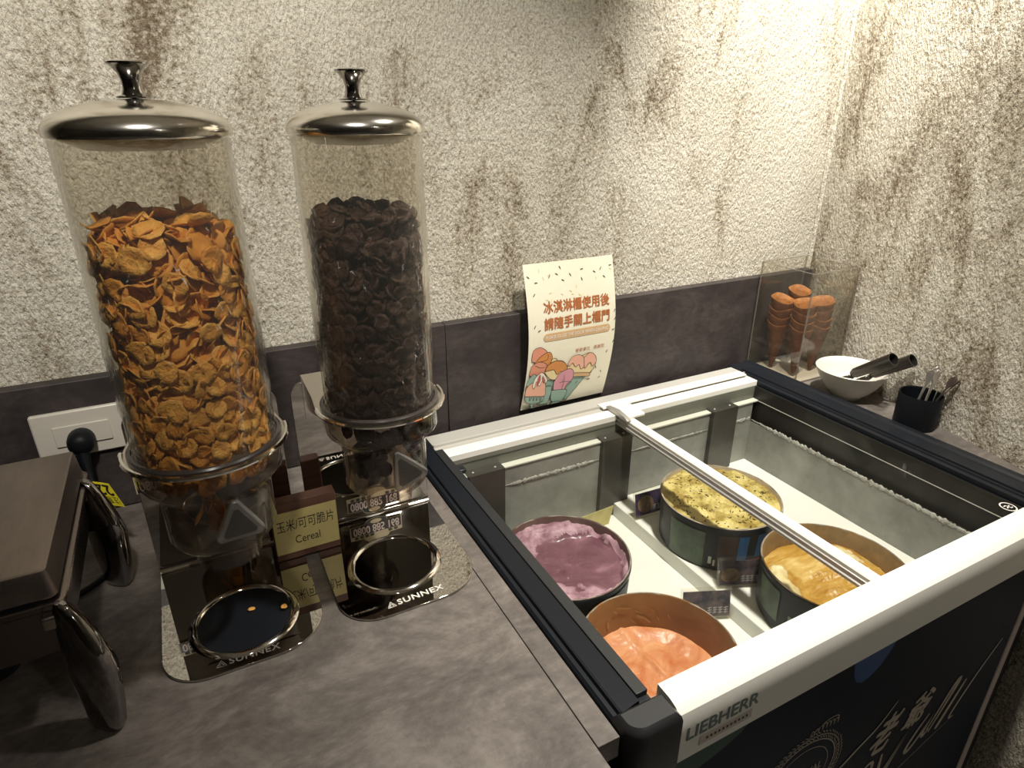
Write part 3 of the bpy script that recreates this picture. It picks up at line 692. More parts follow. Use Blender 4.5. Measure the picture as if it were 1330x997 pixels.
def s_taro(u, v, pale=False):
    r = math.hypot(u, v); w = nz(u, v, 3.2, 4)
    far = sstep(-0.35, 0.75, v * 0.8 - u * 0.6)                      # high crust on the far, left side
    ridge = sstep(0.93 - 0.42 * far, 1.02 - 0.22 * far, r + 0.12 * w)
    lump = math.exp(-((u + 0.42) ** 2 + (v - 0.42) ** 2) / 0.05)
    front = sstep(0.10, 0.75, -v * 0.8 - u * 0.7 + 0.30 * nz(u, v, 3, 2))
    n = nz(u, v, 9, 1)
    if pale: return ridge + lump * 0.8 > 0.50 + 0.30 * n or front > 0.55 + 0.55 * n or (r > 0.955 + 0.03 * n)
    return 0.070 + 0.015 * ridge + 0.010 * lump + 0.006 * front + 0.0024 * nz(u, v, 6, 2) + 0.0065 * front * nz(u, v, 9, 5) + 0.0055 * max(ridge, lump) * nz(u, v, 11, 6) + 0.0012 * nz(u, v, 26, 2)


def s_peach(u, v, pale=False):
    r = math.hypot(u, v)
    return 0.024 + 0.007 * sstep(0.7, 1.0, r) + 0.003 * nz(u, v, 4, 9) + 0.0022 * abs(nz(u * 0.4, v * 1.6, 9, 3)) + 0.004 * math.exp(-((u - 0.25 + 0.1 * v) ** 2) / 0.002) * (v > -0.5)


def s_mint(u, v, pale=False):
    r = math.hypot(u, v)
    return 0.0905 + 0.004 * (1 - r) + 0.005 * nz(u, v, 4, 1) + 0.0042 * nz(u, v, 11, 7) + 0.0026 * nz(u, v, 24, 3)


def s_mango(u, v, pale=False):
    r = math.hypot(u, v)
    l = math.exp(-((u + 0.80) ** 2 + (v - 0.15) ** 2) / 0.05) + 0.7 * math.exp(-((u + 0.55) ** 2 + (v - 0.52) ** 2) / 0.05)
    rr = math.exp(-((u - 0.55) ** 2 / 0.16 + (v - 0.30) ** 2 / 0.16))
    if pale: return l + rr > 0.52 + 0.35 * nz(u, v, 6, 3)
    return 0.055 + 0.022 * l + 0.024 * rr + 0.004 * nz(u, v, 4, 2) + 0.0032 * nz(u * 0.6, v * 1.8, 10, 6) + 0.0014 * nz(u, v, 24, 3)


RT = 0.116
tub(0.995, -0.330, ZL, RT, 0.095, 'round dark tub of purple ice cream beside the freezer end rail', M['carton_taro'], 0.07, [M['taro'], M['taro_pale']], s_taro,
    [(-95, -40, 0.01, 0.08, 'carton'), (-30, 10, 0.015, 0.04, 'cp_leaf')])
tp, rp = tub(1.004, -0.572, ZL, RT, 0.095, 'nearly empty tub of orange sherbet with brown smeared inside wall', M['carton_tan'], 0.03, M['peach'], s_peach, [])
tm, rm = tub(1.336, -0.348, ZR, 0.114, 0.095, 'full tub of yellow ice cream with dark chips under the white bar', M['carton_in'], 0.09, M['mint'], s_mint,
    [(176, 214, 0.004, 0.080, 'cp_green'), (226, 244, 0.010, 0.080, 'cp_brown'), (244.5, 254, 0.004, 0.080, 'cp_blue'), (263, 273, 0.030, 0.080, 'cp_blue'),
     (249, 284, 0.003, 0.026, 'cp_red'), (219, 222, 0.014, 0.030, 'cp_white'), (223.5, 225.5, 0.010, 0.024, 'cp_white')])
ty, ry = tub(1.352, -0.590, ZR, RT, 0.095, 'tub of scooped ochre mango ice cream close to the front rail', M['carton_ochre'], 0.06, [M['mango'], M['cream']], s_mango,
    [(186, 206, 0.004, 0.048, 'cp_leaf'), (226, 240, 0.004, 0.08, 'cp_green'), (150, 176, 0.02, 0.08, 'cp_green')])
# dark chips on the yellow ice cream
rnd = random.Random(5); b = MB()
for k in range(420):
    a = rnd.uniform(0, 2 * PI); q = math.sqrt(rnd.random()) * 0.97
    dens = nz(q * math.cos(a), q * math.sin(a), 2.6, 8)
    if dens < -0.15 and rnd.random() < 0.7: continue
    u, v = q * math.cos(a), q * math.sin(a); L = rnd.uniform(0.0014, 0.0050); w = rnd.uniform(0.0007, 0.0016); t = rnd.uniform(0, PI); hh = rnd.uniform(0.0004, 0.0012)
    base = Vector((1.336 + u * rm, -0.348 + v * rm, ZR + s_mint(u, v)))
    ax = Vector((math.cos(t), math.sin(t), rnd.uniform(-.3, .3))) * L; ay = Vector((-math.sin(t), math.cos(t), 0)) * w; az = Vector((0, 0, hh))
    b.add([base - ax - az, base - ay - az, base + ax - az, base + ay - az, base - ax * .6 + az, base - ay * .6 + az, base + ax * .6 + az, base + ay * .6 + az],
          [(0, 1, 5, 4), (1, 2, 6, 5), (2, 3, 7, 6), (3, 0, 4, 7), (4, 5, 6, 7)])
tag(b.build('chocolate_chip', M['chip'], tm, smooth=0), kind='stuff')
# pale smears on the brown wall of the orange tub, a lens-like icy disc on its surface
rnd = random.Random(9); b = MB()
for a, z, w, hh in ((80, .074, 16, .004), (88, .070, 6, .006), (66, .062, 9, .005), (63, .052, 12, .007), (58, .046, 7, .005), (54, .066, 6, .004), (49, .052, 4, .005), (95, .05, 3, .016), (110, .06, 4, .006), (70, .044, 5, .004), (40, .060, 3, .004)):
    n = 8; ring = []
    for j in range(n):
        t = 2 * PI * j / n; aa = R(a + w / 2 * math.cos(t) * rnd.uniform(.7, 1.1)); zz = z + hh / 2 * math.sin(t) * rnd.uniform(.7, 1.1) + 0.004 * math.cos(t)
        q = 0.1085 - 0.0035 * (1 - zz / 0.09); ring.append((1.004 + q * math.cos(aa), -0.572 + q * math.sin(aa), ZL + zz))
    b.add(ring, [tuple(range(n))])
tag(b.build('dried_smear', mat('pale_smear', (0.40, 0.24, 0.10), 0.5), tp, flip=False), kind='stuff')
MB().lathe([(0.010, 0.0005), (0.0125, 0.0026), (0.0145, 0.0020), (0.0155, 0.0)], (0.985, -0.640, ZL + 0.0275), 28).build('icy_ring', M['cream'], tp)


# flavour cards: clear stand with a printed picture
def card(x0, y0, x1, y1, z, h, label, pic, blob, foot_h=0.008, lean=0.012):
    a = Vector((x0, y0, z)); d = Vector((x1 - x0, y1 - y0, 0)); w = d.length; d.normalize(); nrm = Vector((d.y, -d.x, 0))
    t = thing('flavour_card', a + d * w / 2, label, 'sign', 'flavour cards beside the tubs')
    P = lambda u, v, o: tuple(a + d * u - nrm * (lean * v / h) + Vector((0, 0, v)) + nrm * o)
    b = MB(); b.prism([(-0.004, 0.0), (w + 0.002, 0.0), (w + 0.002, h + 0.005), (-0.004, h + 0.005)], lambda u, v, o: P(u, v + 0.0006, o), -0.002, 0.0)
    b.prism([(-0.004, 0.0), (w + 0.002, 0.0), (w + 0.002, 0.025), (-0.004, 0.025)], lambda u, v, o: tuple(a + d * u - nrm * (0.0 + v) + Vector((0, 0, 0.0006 + o))), 0.0, 0.0018)
    b.build('clear_stand', M['acrylic'], t)
    p = MB().prism([(0, foot_h), (w, foot_h), (w, h), (0, h)], P, 0.0004, 0.0010).build('picture', pic, t)
    q = MB(); cx, cz, ra, rb2 = blob
    poly(q, [(w * cx + ra * math.cos(k * PI / 8), h * cz + rb2 * math.sin(k * PI / 8)) for k in range(16)], lambda u, v: P(max(0.001, min(w - 0.001, u)), max(foot_h + .001, min(h - 0.001, v)), 0.0013))
    q.build('picture_scoop', M['card_gold'], p, smooth=0, flip=False)
    q = MB(); rnd = random.Random(int(x0 * 1e4))
    for k in range(4):
        u = w * (0.52 + 0.115 * k); 
        for s in range(3):
            stroke(q, [(u, h * 0.28 + s * 0.0042), (u + 0.0075, h * 0.28 + s * 0.0042 + 0.001)], 0.0014, lambda a_, b_: P(a_, b_, 0.0016))
        stroke(q, [(u + 0.0035, h * 0.25), (u + 0.0035, h * 0.25 + 0.012)], 0.0014, lambda a_, b_: P(a_, b_, 0.0016))
    q.build('picture_print', M['card_grey'], p, smooth=0, flip=False)
    return t


card(1.2290, -0.236, 1.312, -0.240, ZR, 0.056, 'small dark purple flavour card with green leaf picture behind the purple tub', M['card_purple'], (0.3, 0.55, 0.020, 0.018))
card(1.146, -0.475, 1.222, -0.508, ZL, 0.054, 'dark flavour card in clear stand just behind the orange tub', M['card_dark'], (0.2, 0.35, 0.016, 0.014))
card(1.2330, -0.468, 1.300, -0.497, ZR, 0.052, 'dusky flavour card in clear stand beside the mango tub', M['card_dark'], (0.25, 0.5, 0.018, 0.013))
yc = thing('yellow_card', (1.163, -0.20, ZL), 'plain yellow flavour card lying against the back of the purple tub', 'sign')
MB().prism([(1.120, 0.001), (1.198, 0.001), (1.198, 0.055), (1.120, 0.050)], lambda u, v, o: (u, -0.198 + o + 0.25 * (0.05 - v), ZL + v), 0.0, 0.001).build('card_sheet', M['card_yellow'], yc)


# ------------------------------------------------------------------ cereal dispensers
def flake_mesh(name, seed, a, mats, bowl=0.25, thick=0.0009):
    rnd = random.Random(seed); vs = []; fs = []; n = 9
    ph = rnd.uniform(0, 9); el = rnd.uniform(0.78, 1.0); tw = rnd.uniform(-0.35, 0.35)
    def h(u, v): return bowl * a * (u * u + v * v) * rnd_s + tw * a * u * v + 0.16 * a * noise.noise(Vector((u * 1.7 + ph, v * 1.7, ph)))
    rnd_s = rnd.choice((1, 1, -0.6))
    ring = []
    for k in range(n):
        t = 2 * PI * k / n; q = 1 + 0.17 * noise.noise(Vector((math.cos(t) * 1.4 + ph, math.sin(t) * 1.4, 0)))
        ring.append((q * math.cos(t), q * el * math.sin(t)))
    mid = [(u * 0.55, v * 0.55) for u, v in ring]
    top = [(0, 0)] + mid + ring
    for s in (thick / 2, -thick / 2):
        for u, v in top: vs.append((u * a, v * a, h(u, v) + s))
    m = len(top)
    for k in range(n):
        k2 = (k + 1) % n
        fs += [(0, 1 + k, 1 + k2), (1 + k, 1 + n + k, 1 + n + k2, 1 + k2)]
        fs += [(m, m + 1 + k2, m + 1 + k), (m + 1 + k, m + 1 + k2, m + 1 + n + k2, m + 1 + n + k)]
        fs += [(1 + n + k, m + 1 + n + k, m + 1 + n + k2, 1 + n + k2)]
    me = bpy.data.meshes.new(name); me.from_pydata(vs, [], fs); me.materials.append(mats)
    for p in me.polygons: p.use_smooth = True
    return me, vs, fs


def flakes(kind, name, cx, cy, Rin, z0, ztop, a, mlist, core_m, count, label, group, core_label, funnel):
    cat = 'cereal'; rnd = random.Random(len(name)); vars_ = [flake_mesh(name, 40 + i, a, mlist[i % len(mlist)], 0.22 if kind == 'corn' else 0.24, 0.0012 if kind == 'corn' else 0.0034) for i in range(8)]
    view = math.atan2(-1.0878 - cy, 0.497 - cx)
    def put(p, rot, sc, i):
        o = bpy.data.objects.new(name, vars_[i][0]); o.location = p; o.rotation_euler = rot; o.scale = (sc, sc, sc)
        tag(o, label, cat, group); C.objects.link(o)
    def orient(nrm, tilt):
        q = Vector(nrm).to_track_quat('Z', 'Y'); ax = Vector((rnd.uniform(-1, 1), rnd.uniform(-1, 1), rnd.uniform(-0.3, 0.3))).normalized()
        from mathutils import Quaternion
        return (q @ Quaternion(ax, tilt) @ Quaternion((0, 0, 1), rnd.uniform(0, 2 * PI)))
    # outer layer facing the viewer: one by one
    n_top = 42; n_fun = len(funnel); n_sh = count - n_top - n_fun; H = ztop - z0; arc = R(205)
    rows = max(1, round(math.sqrt(n_sh * H / (arc * Rin)))); cols = math.ceil(n_sh / rows); k = 0
    for i in range(rows):
        for j in range(cols):
            if k >= n_sh: break
            k += 1
            th = view + (-0.5 + (j + 0.5 * (i % 2) + rnd.uniform(-.35, .35)) / cols) * arc
            z = z0 + a * 0.5 + (H - a * 0.6) * (i + 0.5 + rnd.uniform(-.35, .35)) / rows
            edge = nz(math.cos(th) * 1.5, z * 14, 1.4, 2.0) + rnd.uniform(-.3, .3)
            tilt = R(rnd.gauss(0, 17)) if edge < 0.18 else R(rnd.choice((-1, 1)) * rnd.uniform(45, 80))
            sc = rnd.uniform(0.78, 1.12); q = orient((math.cos(th), math.sin(th), rnd.uniform(-.2, .35)), tilt)
            nr_ = q @ Vector((0, 0, 1)); c_ = abs(nr_.x * math.cos(th) + nr_.y * math.sin(th))
            ext = a * sc * math.sqrt(max(0, 1 - c_ * c_)) + 0.30 * a * sc + (a * sc) ** 2 / (2 * Rin)
            rr = Rin - ext - 0.0005 - rnd.uniform(0, 0.002)
            put((cx + rr * math.cos(th), cy + rr * math.sin(th), z), q.to_euler(), sc, rnd.randrange(8))
    for k in range(n_top):
        t = rnd.uniform(0, 2 * PI); q_ = math.sqrt(rnd.random()) * (Rin - a * 1.25)
        u, v = q_ * math.cos(t), q_ * math.sin(t)
        z = ztop + 0.004 + 0.010 * (1 - (q_ / Rin) ** 2) + rnd.uniform(-.004, .005)
        put((cx + u, cy + v, z), orient((rnd.uniform(-.7, .7), rnd.uniform(-.9, .4), 1), R(rnd.gauss(0, 25))).to_euler(), rnd.uniform(.85, 1.15), rnd.randrange(8))
    for (p, nrm) in funnel:
        put(p, orient(nrm, R(rnd.gauss(0, 25))).to_euler(), rnd.uniform(.85, 1.05), rnd.randrange(8))
    # the rest behind them: one heap
    b = MB()
    def heap(th, rr, z, tilt):
        q = orient((math.cos(th), math.sin(th), 0.2), tilt).to_matrix(); i = rnd.randrange(8)
        p = Vector((cx + rr * math.cos(th), cy + rr * math.sin(th), z))
        b.add([p + q @ Vector(v) for v in vars_[i][1]], vars_[i][2])
    for k in range(620):
        heap(rnd.uniform(0, 2 * PI), Rin - a * 1.15 - rnd.uniform(0.0, 0.014), rnd.uniform(z0 + a, ztop), R(rnd.gauss(0, 30)))
    for k in range(170):
        heap(view + PI + rnd.uniform(-1.5, 1.5), Rin - a * 0.9, rnd.uniform(z0 + a, ztop), R(rnd.gauss(0, 16)))
    for k in range(60):
        heap(rnd.uniform(0, 2 * PI), math.sqrt(rnd.random()) * (Rin - a * 1.5), ztop + rnd.uniform(-.006, .004), R(80))
    b.lathe([(0.0, z0 + 0.003), (Rin - a * 2.0, z0 + 0.004), (Rin - a * 2.0, ztop - 0.008), (0, ztop - 0.003)], (cx, cy, 0), 24)
    o = b.build(name + '_heap', core_m, None, smooth=180, flip=False)
    tag(o, core_label, cat, None, 'stuff')


def dispenser(cx, cy, r, label, tri, dim, wl, wr):
    t = thing('cereal_dispenser', (cx, cy, 0.0), label, 'dispenser', 'cereal dispensers on the worktop')
    BACK = -0.236
    # bent steel stand: base plate, back plate
    out = rrect(cx - wl, cx + wr, -0.462, BACK, 0.055, 10, (0, 0, 0.05, 0.06))
    base = MB().prism(out, lambda u, v, o: (u, v, o), 0.0008, 0.0035).build('base_plate', M['steel_plate'], t, smooth=30, bevel=0.0006)
    o2 = rrect(cx - wl, cx + wr, 0.0036, 0.247, 0.02, 6, (1, 1, 0, 0))
    MB().prism(o2, lambda u, v, o: (u, o, v), BACK, BACK + 0.0022).build('back_plate', M['steel_plate'], t, smooth=30, bevel=0.0006)
    # rolled bend between both
    bend = MB(); rings = []
    for k in range(7):
        a = k / 6 * PI / 2; rings.append([(cx - wl + 0.0005, BACK - 0.008 + 0.008 * math.sin(a), 0.0042 + 0.008 - 0.008 * math.cos(a)), (cx + wr - 0.0005, BACK - 0.008 + 0.008 * math.sin(a), 0.0042 + 0.008 - 0.008 * math.cos(a))])
    vs = [p for g_ in rings for p in g_]; bend.add(vs, [(2 * k, 2 * k + 1, 2 * k + 3, 2 * k + 2) for k in range(6)]); bend.build('plate_bend', M['steel_plate'], t, flip=False)
    # pressed drip ring
    MB().lathe([(0.0655, 0.0036), (0.0630, 0.0060), (0.0595, 0.0072), (0.0568, 0.0062), (0.0550, 0.0040)], (cx, cy, 0), 64).build('drip_ring', M['chrome'], base)
    MB().lathe([(0.0549, 0.0038), (0.0, 0.0038)], (cx, cy, 0), 48).build('drip_dish', M['black_satin' if dim else 'dish_steel'], base)
    # shelf holding the tube: round nose, square heel, flange on the back plate
    zs = 0.256; hw = 0.0745; hole = r - 0.0005
    nose = [(cx + (r + 0.0115) * math.cos(a), cy + (r + 0.0115) * math.sin(a)) for a in [PI + PI * k / 28 for k in range(29)]]
    outer = [(cx - hw, BACK - 0.0004)] + [(cx - hw - 0.001, cy + 0.05)] + nose + [(cx + hw + 0.001, cy + 0.05), (cx + hw, BACK - 0.0004)]
    # ring-shaped plate: match outer outline to hole by angle
    ang = lambda p: math.atan2(p[1] - cy, p[0] - cx)
    n = 72; hol = []; ou = []
    def ray_out(a):
        d = Vector((math.cos(a), math.sin(a))); best = None
        for i in range(len(outer)):
            p = Vector(outer[i]) - Vector((cx, cy)); q = Vector(outer[(i + 1) % len(outer)]) - Vector((cx, cy)); e = q - p
            den = d.x * e.y - d.y * e.x
            if abs(den) < 1e-9: continue
            s_ = (p.x * e.y - p.y * e.x) / den; w_ = (p.x * d.y - p.y * d.x) / den
            if s_ > 0 and -1e-6 <= w_ <= 1 + 1e-6: best = s_ if best is None else max(best, s_)
        return best or r
    angs = sorted([2 * PI * k / n for k in range(n)] + [ang(outer[0]) % (2 * PI), ang(outer[-1]) % (2 * PI)])
    b = MB(); m = len(angs); vs = []
    for zt in (zs + 0.0016, zs):
        for a in angs: q = ray_out(a); vs.append((cx + q * math.cos(a), cy + q * math.sin(a), zt))
        for a in angs: vs.append((cx + hole * math.cos(a), cy + hole * math.sin(a), zt))
    fs = []
    for i in range(m):
        k = (i + 1) % m
        fs += [(i, k, m + k, m + i), (2 * m + i, 3 * m + i, 3 * m + k, 2 * m + k), (i, 2 * m + i, 2 * m + k, k), (m + i, m + k, 3 * m + k, 3 * m + i)]
    b.add(vs, fs)
    shf = b.build('tube_shelf', M['steel_satin'], t, smooth=30)
    MB().box(cx - hw, cx + hw, BACK - 0.0022, BACK - 0.0003, 0.19, 0.2555).build('shelf_flange', M['steel_plate'], shf)
    MB().lathe([(r + 0.0105, 0.2560), (r + 0.0128, 0.2568), (r + 0.0135, 0.2590), (r + 0.0120, 0.2612), (r + 0.0095, 0.2610), (r + 0.0085, 0.2582)], (cx, cy, 0), 64, PI * 0.98, PI * 2.02).build('rolled_rim', M['chrome'], shf)
    # collar ring on which the tube sits
    MB().lathe([(r + 0.0012, 0.2578), (r + 0.0055, 0.2580), (r + 0.0058, 0.2612), (r + 0.0040, 0.2630), (r + 0.0012, 0.2632)], (cx, cy, 0), 64).build('collar', M['collar_dark'], t)
    # tube with a cling film wrap
    tb = MB().lathe([(r - 0.0028, 0.2550), (r, 0.2552), (r + 0.0004, 0.5770), (r - 0.0022, 0.5775), (r - 0.0028, 0.2550)], (cx, cy, 0), 64).build('tube', M['tube'], t)
    wv = MB(); vs = []; nn = 96; mm = 60
    for j in range(mm + 1):
        z = 0.31 + 0.258 * j / mm
        for i in range(nn):
            a = 2 * PI * i / nn; d = 0.0012 * abs(noise.noise(Vector((math.cos(a) * 3, math.sin(a) * 3, z * 26 + cx * 7)))) + 0.0014 * max(0, noise.noise(Vector((math.cos(a) * 6, math.sin(a) * 6, z * 60))))
            q = r + 0.0009 + d; vs.append((cx + q * math.cos(a), cy + q * math.sin(a), z))
    wv.add(vs, [(j * nn + i, j * nn + (i + 1) % nn, (j + 1) * nn + (i + 1) % nn, (j + 1) * nn + i) for j in range(mm) for i in range(nn)])
    wv.build('film_wrap', M['wrap'], tb, smooth=28, flip=False)
    # creases of the bunched film, their bright glints painted in as whitish ribbons
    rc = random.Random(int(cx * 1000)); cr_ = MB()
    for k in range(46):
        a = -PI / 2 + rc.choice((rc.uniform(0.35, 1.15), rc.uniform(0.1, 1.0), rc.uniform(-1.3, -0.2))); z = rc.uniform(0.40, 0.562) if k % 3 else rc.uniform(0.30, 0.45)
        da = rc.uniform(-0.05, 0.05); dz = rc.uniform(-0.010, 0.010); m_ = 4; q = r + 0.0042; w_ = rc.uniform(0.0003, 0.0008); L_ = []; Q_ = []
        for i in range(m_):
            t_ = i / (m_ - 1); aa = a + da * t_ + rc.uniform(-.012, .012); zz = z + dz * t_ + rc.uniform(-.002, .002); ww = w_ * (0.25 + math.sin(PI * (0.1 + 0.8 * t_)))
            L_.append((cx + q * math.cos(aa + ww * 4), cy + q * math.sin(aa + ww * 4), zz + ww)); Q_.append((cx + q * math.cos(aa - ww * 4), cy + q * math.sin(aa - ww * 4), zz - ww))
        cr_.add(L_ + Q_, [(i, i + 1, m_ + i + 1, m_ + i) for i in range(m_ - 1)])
    tag(cr_.build('film_crease_glint', M['crease_glint'], tb, smooth=0, flip=False), kind='stuff')
    # lid: rim band, dome, knob, plug under it
    L = MB().lathe([(r - 0.004, 0.5785), (r + 0.0035, 0.5700), (r + 0.0045, 0.5715), (r + 0.0045, 0.5765), (r + 0.0036, 0.5795), (r + 0.0005, 0.5840), (r - 0.006, 0.5885), (r - 0.016, 0.5930), (r - 0.030, 0.5970), (r - 0.048, 0.6002), (0.0, 0.6016)], (cx, cy, 0), 72)
    ld = L.build('lid', M['chrome_lid'], t, smooth=60)
    MB().lathe([(r - 0.0035, 0.576), (r - 0.006, 0.568), (r - 0.024, 0.560), (0.0, 0.557)], (cx, cy, 0), 48).build('lid_plug', M['acrylic_edge'], ld)
    MB().lathe([(0.0, 0.6015), (0.0140, 0.6018), (0.0142, 0.6030), (0.0095, 0.6045), (0.0078, 0.6090), (0.0076, 0.6150), (0.0095, 0.6215), (0.0140, 0.6270), (0.0172, 0.6290), (0.0172, 0.6304), (0.0120, 0.6318), (0.0, 0.6324)], (cx, cy, 0), 32).build('knob', M['chrome_dark'], ld, smooth=50)
    # clear dispensing body under the shelf
    MB().lathe([(r + 0.0035, 0.2555), (r + 0.0035, 0.2280), (r + 0.0020, 0.2240), (r - 0.007, 0.2150), (r - 0.0125, 0.2070), (r - 0.0140, 0.1970), (r - 0.0140, 0.1500), (r - 0.017, 0.1440), (r - 0.035, 0.1280), (r - 0.037, 0.1080), (r - 0.039, 0.1080), (r - 0.037, 0.1295), (r - 0.0185, 0.1455), (r - 0.0162, 0.1510), (r - 0.0162, 0.1980), (r - 0.0147, 0.2083), (r - 0.009, 0.2168), (r - 0.001, 0.2250), (r + 0.001, 0.2290), (r + 0.001, 0.2555)], (cx, cy, 0), 56).build('funnel', M['funnel'], t, smooth=40)
    # three-cornered turning knob on its axle
    A = [Vector(p) for p in tri]; c = sum(A, Vector((0, 0))) / 3; out = []
    for i in range(3):
        p = A[i]; a_ = (A[i - 1] - p).normalized(); b_ = (A[(i + 1) % 3] - p).normalized()
        for w_ in (0.0, 0.25, 0.5, 0.75, 1.0):
            q = p + (a_ * (1 - w_) + b_ * w_) * 0.006; out.append((q.x, q.y))
    yk = cy - 0.075
    kb = MB().prism(out, lambda u, v, o: (u, o, v), yk, yk + 0.010).build('turning_knob', M['knob_clear'], t, smooth=30, bevel=0.0012)
    inn = [(c.x + (u - c.x) * 0.70, c.y + (v - c.y) * 0.70) for u, v in out]
    MB().prism(inn, lambda u, v, o: (u, o, v), yk - 0.0008, yk - 0.0001).build('knob_recess', M['knob_smoke'], kb, smooth=0)
    MB().tube([(c.x, yk + 0.0102, c.y), (c.x, cy + 0.03, c.y)], 0.006, 12).build('axle', M['funnel'], kb)
    return t


def sticker(t, cx, zc, name_y, full=True):
    y = -0.2388
    w, h = 0.042, 0.0165
    out = [(-w, -h * 0.75)] + [(-w * 0.45, -h * 0.8)] + [(w * 0.45 * math.cos(a), -h * 0.8 - h * 0.55 * math.sin(a)) for a in [PI - PI * k / 8 for k in range(1, 8)]] + [(w * 0.45, -h * 0.8), (w, -h * 0.75), (w, h * 0.75), (w * 0.5, h * 0.8)] + [(w * 0.5 * math.cos(a), h * 0.8 + h * 0.6 * math.sin(a)) for a in [PI * k / 8 for k in range(1, 8)]] + [(-w * 0.5, h * 0.8), (-w, h * 0.75)]
    P = lambda u, v, o=0.0: (cx + u, y - o, zc + v)
    b = MB().prism(out, lambda u, v, o: P(u, v, o), 0.0, 0.0003).build('phone_sticker', M['sticker_tan'], t, smooth=0)
    q = MB(); lo = [(u * 0.965, max(-1.30 * h, v) * 0.96) for u, v in out if v <= 0] + [(w * 0.965, h * 0.34), (-w * 0.965, h * 0.34)]
    poly(q, lo, lambda u, v: P(u, v, 0.0006)); q.build('sticker_band', M['sticker_black'], b, smooth=0, flip=False)
    text(MB(), '0800 885 168', -w * 0.88, -h * 0.60, w * 1.76, h * 0.84, lambda u, v: P(u, v, 0.0008), bold=0.075).build('number_outline', M['sticker_red'], b, smooth=0, flip=False)
    text(MB(), '0800 885 168', -w * 0.88, -h * 0.60, w * 1.76, h * 0.84, lambda u, v: P(u, v, 0.0012), bold=0.022).build('number_lettering', M['white_ink'], b, smooth=0, flip=False)
    q = MB()
    for k in range(4):
        u = -w * 0.86 + k * w * 0.20
        for s in range(3): stroke(q, [(u, h * (0.42 + 0.10 * s)), (u + w * 0.15, h * (0.43 + 0.10 * s))], h * 0.08, lambda a_, b_: P(a_, b_, 0.0008))
        stroke(q, [(u + w * 0.07, h * 0.40), (u + w * 0.07, h * 0.68)], h * 0.1, lambda a_, b_: P(a_, b_, 0.0009))
    for k in range(2):
        u = w * 0.45 + k * w * 0.22
        for s in range(3): stroke(q, [(u, h * (0.42 + 0.10 * s)), (u + w * 0.15, h * (0.43 + 0.10 * s))], h * 0.08, lambda a_, b_: P(a_, b_, 0.0008))
        stroke(q, [(u + w * 0.07, h * 0.40), (u + w * 0.07, h * 0.68)], h * 0.1, lambda a_, b_: P(a_, b_, 0.0009))
    tag(q.build('sticker_print', M['ink'], b, smooth=0, flip=False), kind='stuff')
    q = MB(); poly(q, [(w * 0.22 * math.cos(k * PI / 8), -h * 0.92 + h * 0.24 * math.sin(k * PI / 8)) for k in range(16)], lambda u, v: P(u, v, 0.0008)); q.build('sticker_emblem', M['sticker_tan'], b, smooth=0, flip=False)


J1 = (0.4842, -0.3837); J2 = (0.6851, -0.3661); R1 = 0.0725; R2 = 0.0675
d1 = dispenser(*J1, R1, 'steel cereal dispenser with a tall clear tube of golden corn flakes', [(0.4985, 0.222), (0.472, 0.170), (0.5265, 0.172)], True, 0.094, 0.091)
d2 = dispenser(*J2, R2, 'steel cereal dispenser with a tall clear tube of dark cocoa flakes', [(0.677, 0.2245), (0.7215, 0.182), (0.675, 0.163)], False, 0.091, 0.099)
sticker(d1, 0.430, 0.145, 0); sticker(d2, 0.694, 0.030, 0)
f0 = lambda u, v: (u, v, 0.0041)
def sunnex(t, x0, x1, y0, y1, m):
    b = MB(); w = x1 - x0; sl = (y1 - y0) / w
    fn = lambda u, v: (x0 + u, y0 + v + sl * u, 0.0041)
    text(b, 'SUNNEX', 0.014, 0, w - 0.014, 0.0095, fn, bold=0.03, spacing=1.1)
    stroke(b, [(0.0, 0.0), (0.0055, 0.0095), (0.011, 0.0), (0.0, 0.0)], 0.0012, fn); stroke(b, [(0.003, 0.0015), (0.0055, 0.0060), (0.008, 0.0015)], 0.001, fn)
    b.build('brand_lettering', m, t, smooth=0, flip=False)
sunnex(d2, 0.650, 0.727, -0.450, -0.448, M['etched']); sunnex(d1, 0.446, 0.516, -0.452, -0.4545, M['etched_dim'])

rnd = random.Random(2)
fun1 = []
for k in range(26):
    a = rnd.uniform(0, 2 * PI) if k % 4 == 0 else -PI / 2 + rnd.uniform(-1.3, 1.3)
    z = rnd.choice((0.240, 0.247, 0.233, 0.238)); q = 0.052 + rnd.uniform(-.004, .004)
    if k > 17: z = rnd.uniform(0.150, 0.200); q = rnd.uniform(0.005, 0.026); a = -PI / 2 + rnd.uniform(-1.6, -0.2)
    fun1.append(((J1[0] + q * math.cos(a), J1[1] + q * math.sin(a), z), (math.cos(a), math.sin(a), 0.2)))
flakes('corn', 'corn_flake', J1[0], J1[1], R1 - 0.0030, 0.2480, 0.484, 0.0138, [M['corn'], M['corn'], M['corn_b']], M['corn_core'], 300,
       'golden corn flake heaped inside the clear dispenser tube', 'corn flakes in the dispenser', 'heap of corn flakes deep inside the clear dispenser tube', fun1)
fun2 = []
for k in range(40):
    a = -PI / 2 + rnd.uniform(-1.5, 1.5); z = rnd.uniform(0.160, 0.250); q = (0.052 if z > 0.226 else 0.030) + rnd.uniform(-.006, .004)
    if z < 0.2: a = -PI / 2 + rnd.uniform(-1.6, -0.1)
    fun2.append(((J2[0] + q * math.cos(a), J2[1] + q * math.sin(a), z), (math.cos(a), math.sin(a), 0.2)))
flakes('cocoa', 'cocoa_flake', J2[0], J2[1], R2 - 0.0030, 0.2480, 0.476, 0.0112, [M['cocoa']], M['cocoa'], 300,
       'dark cocoa flake heaped inside the clear dispenser tube', 'cocoa flakes in the dispenser', 'heap of cocoa flakes deep inside the clear dispenser tube', fun2)
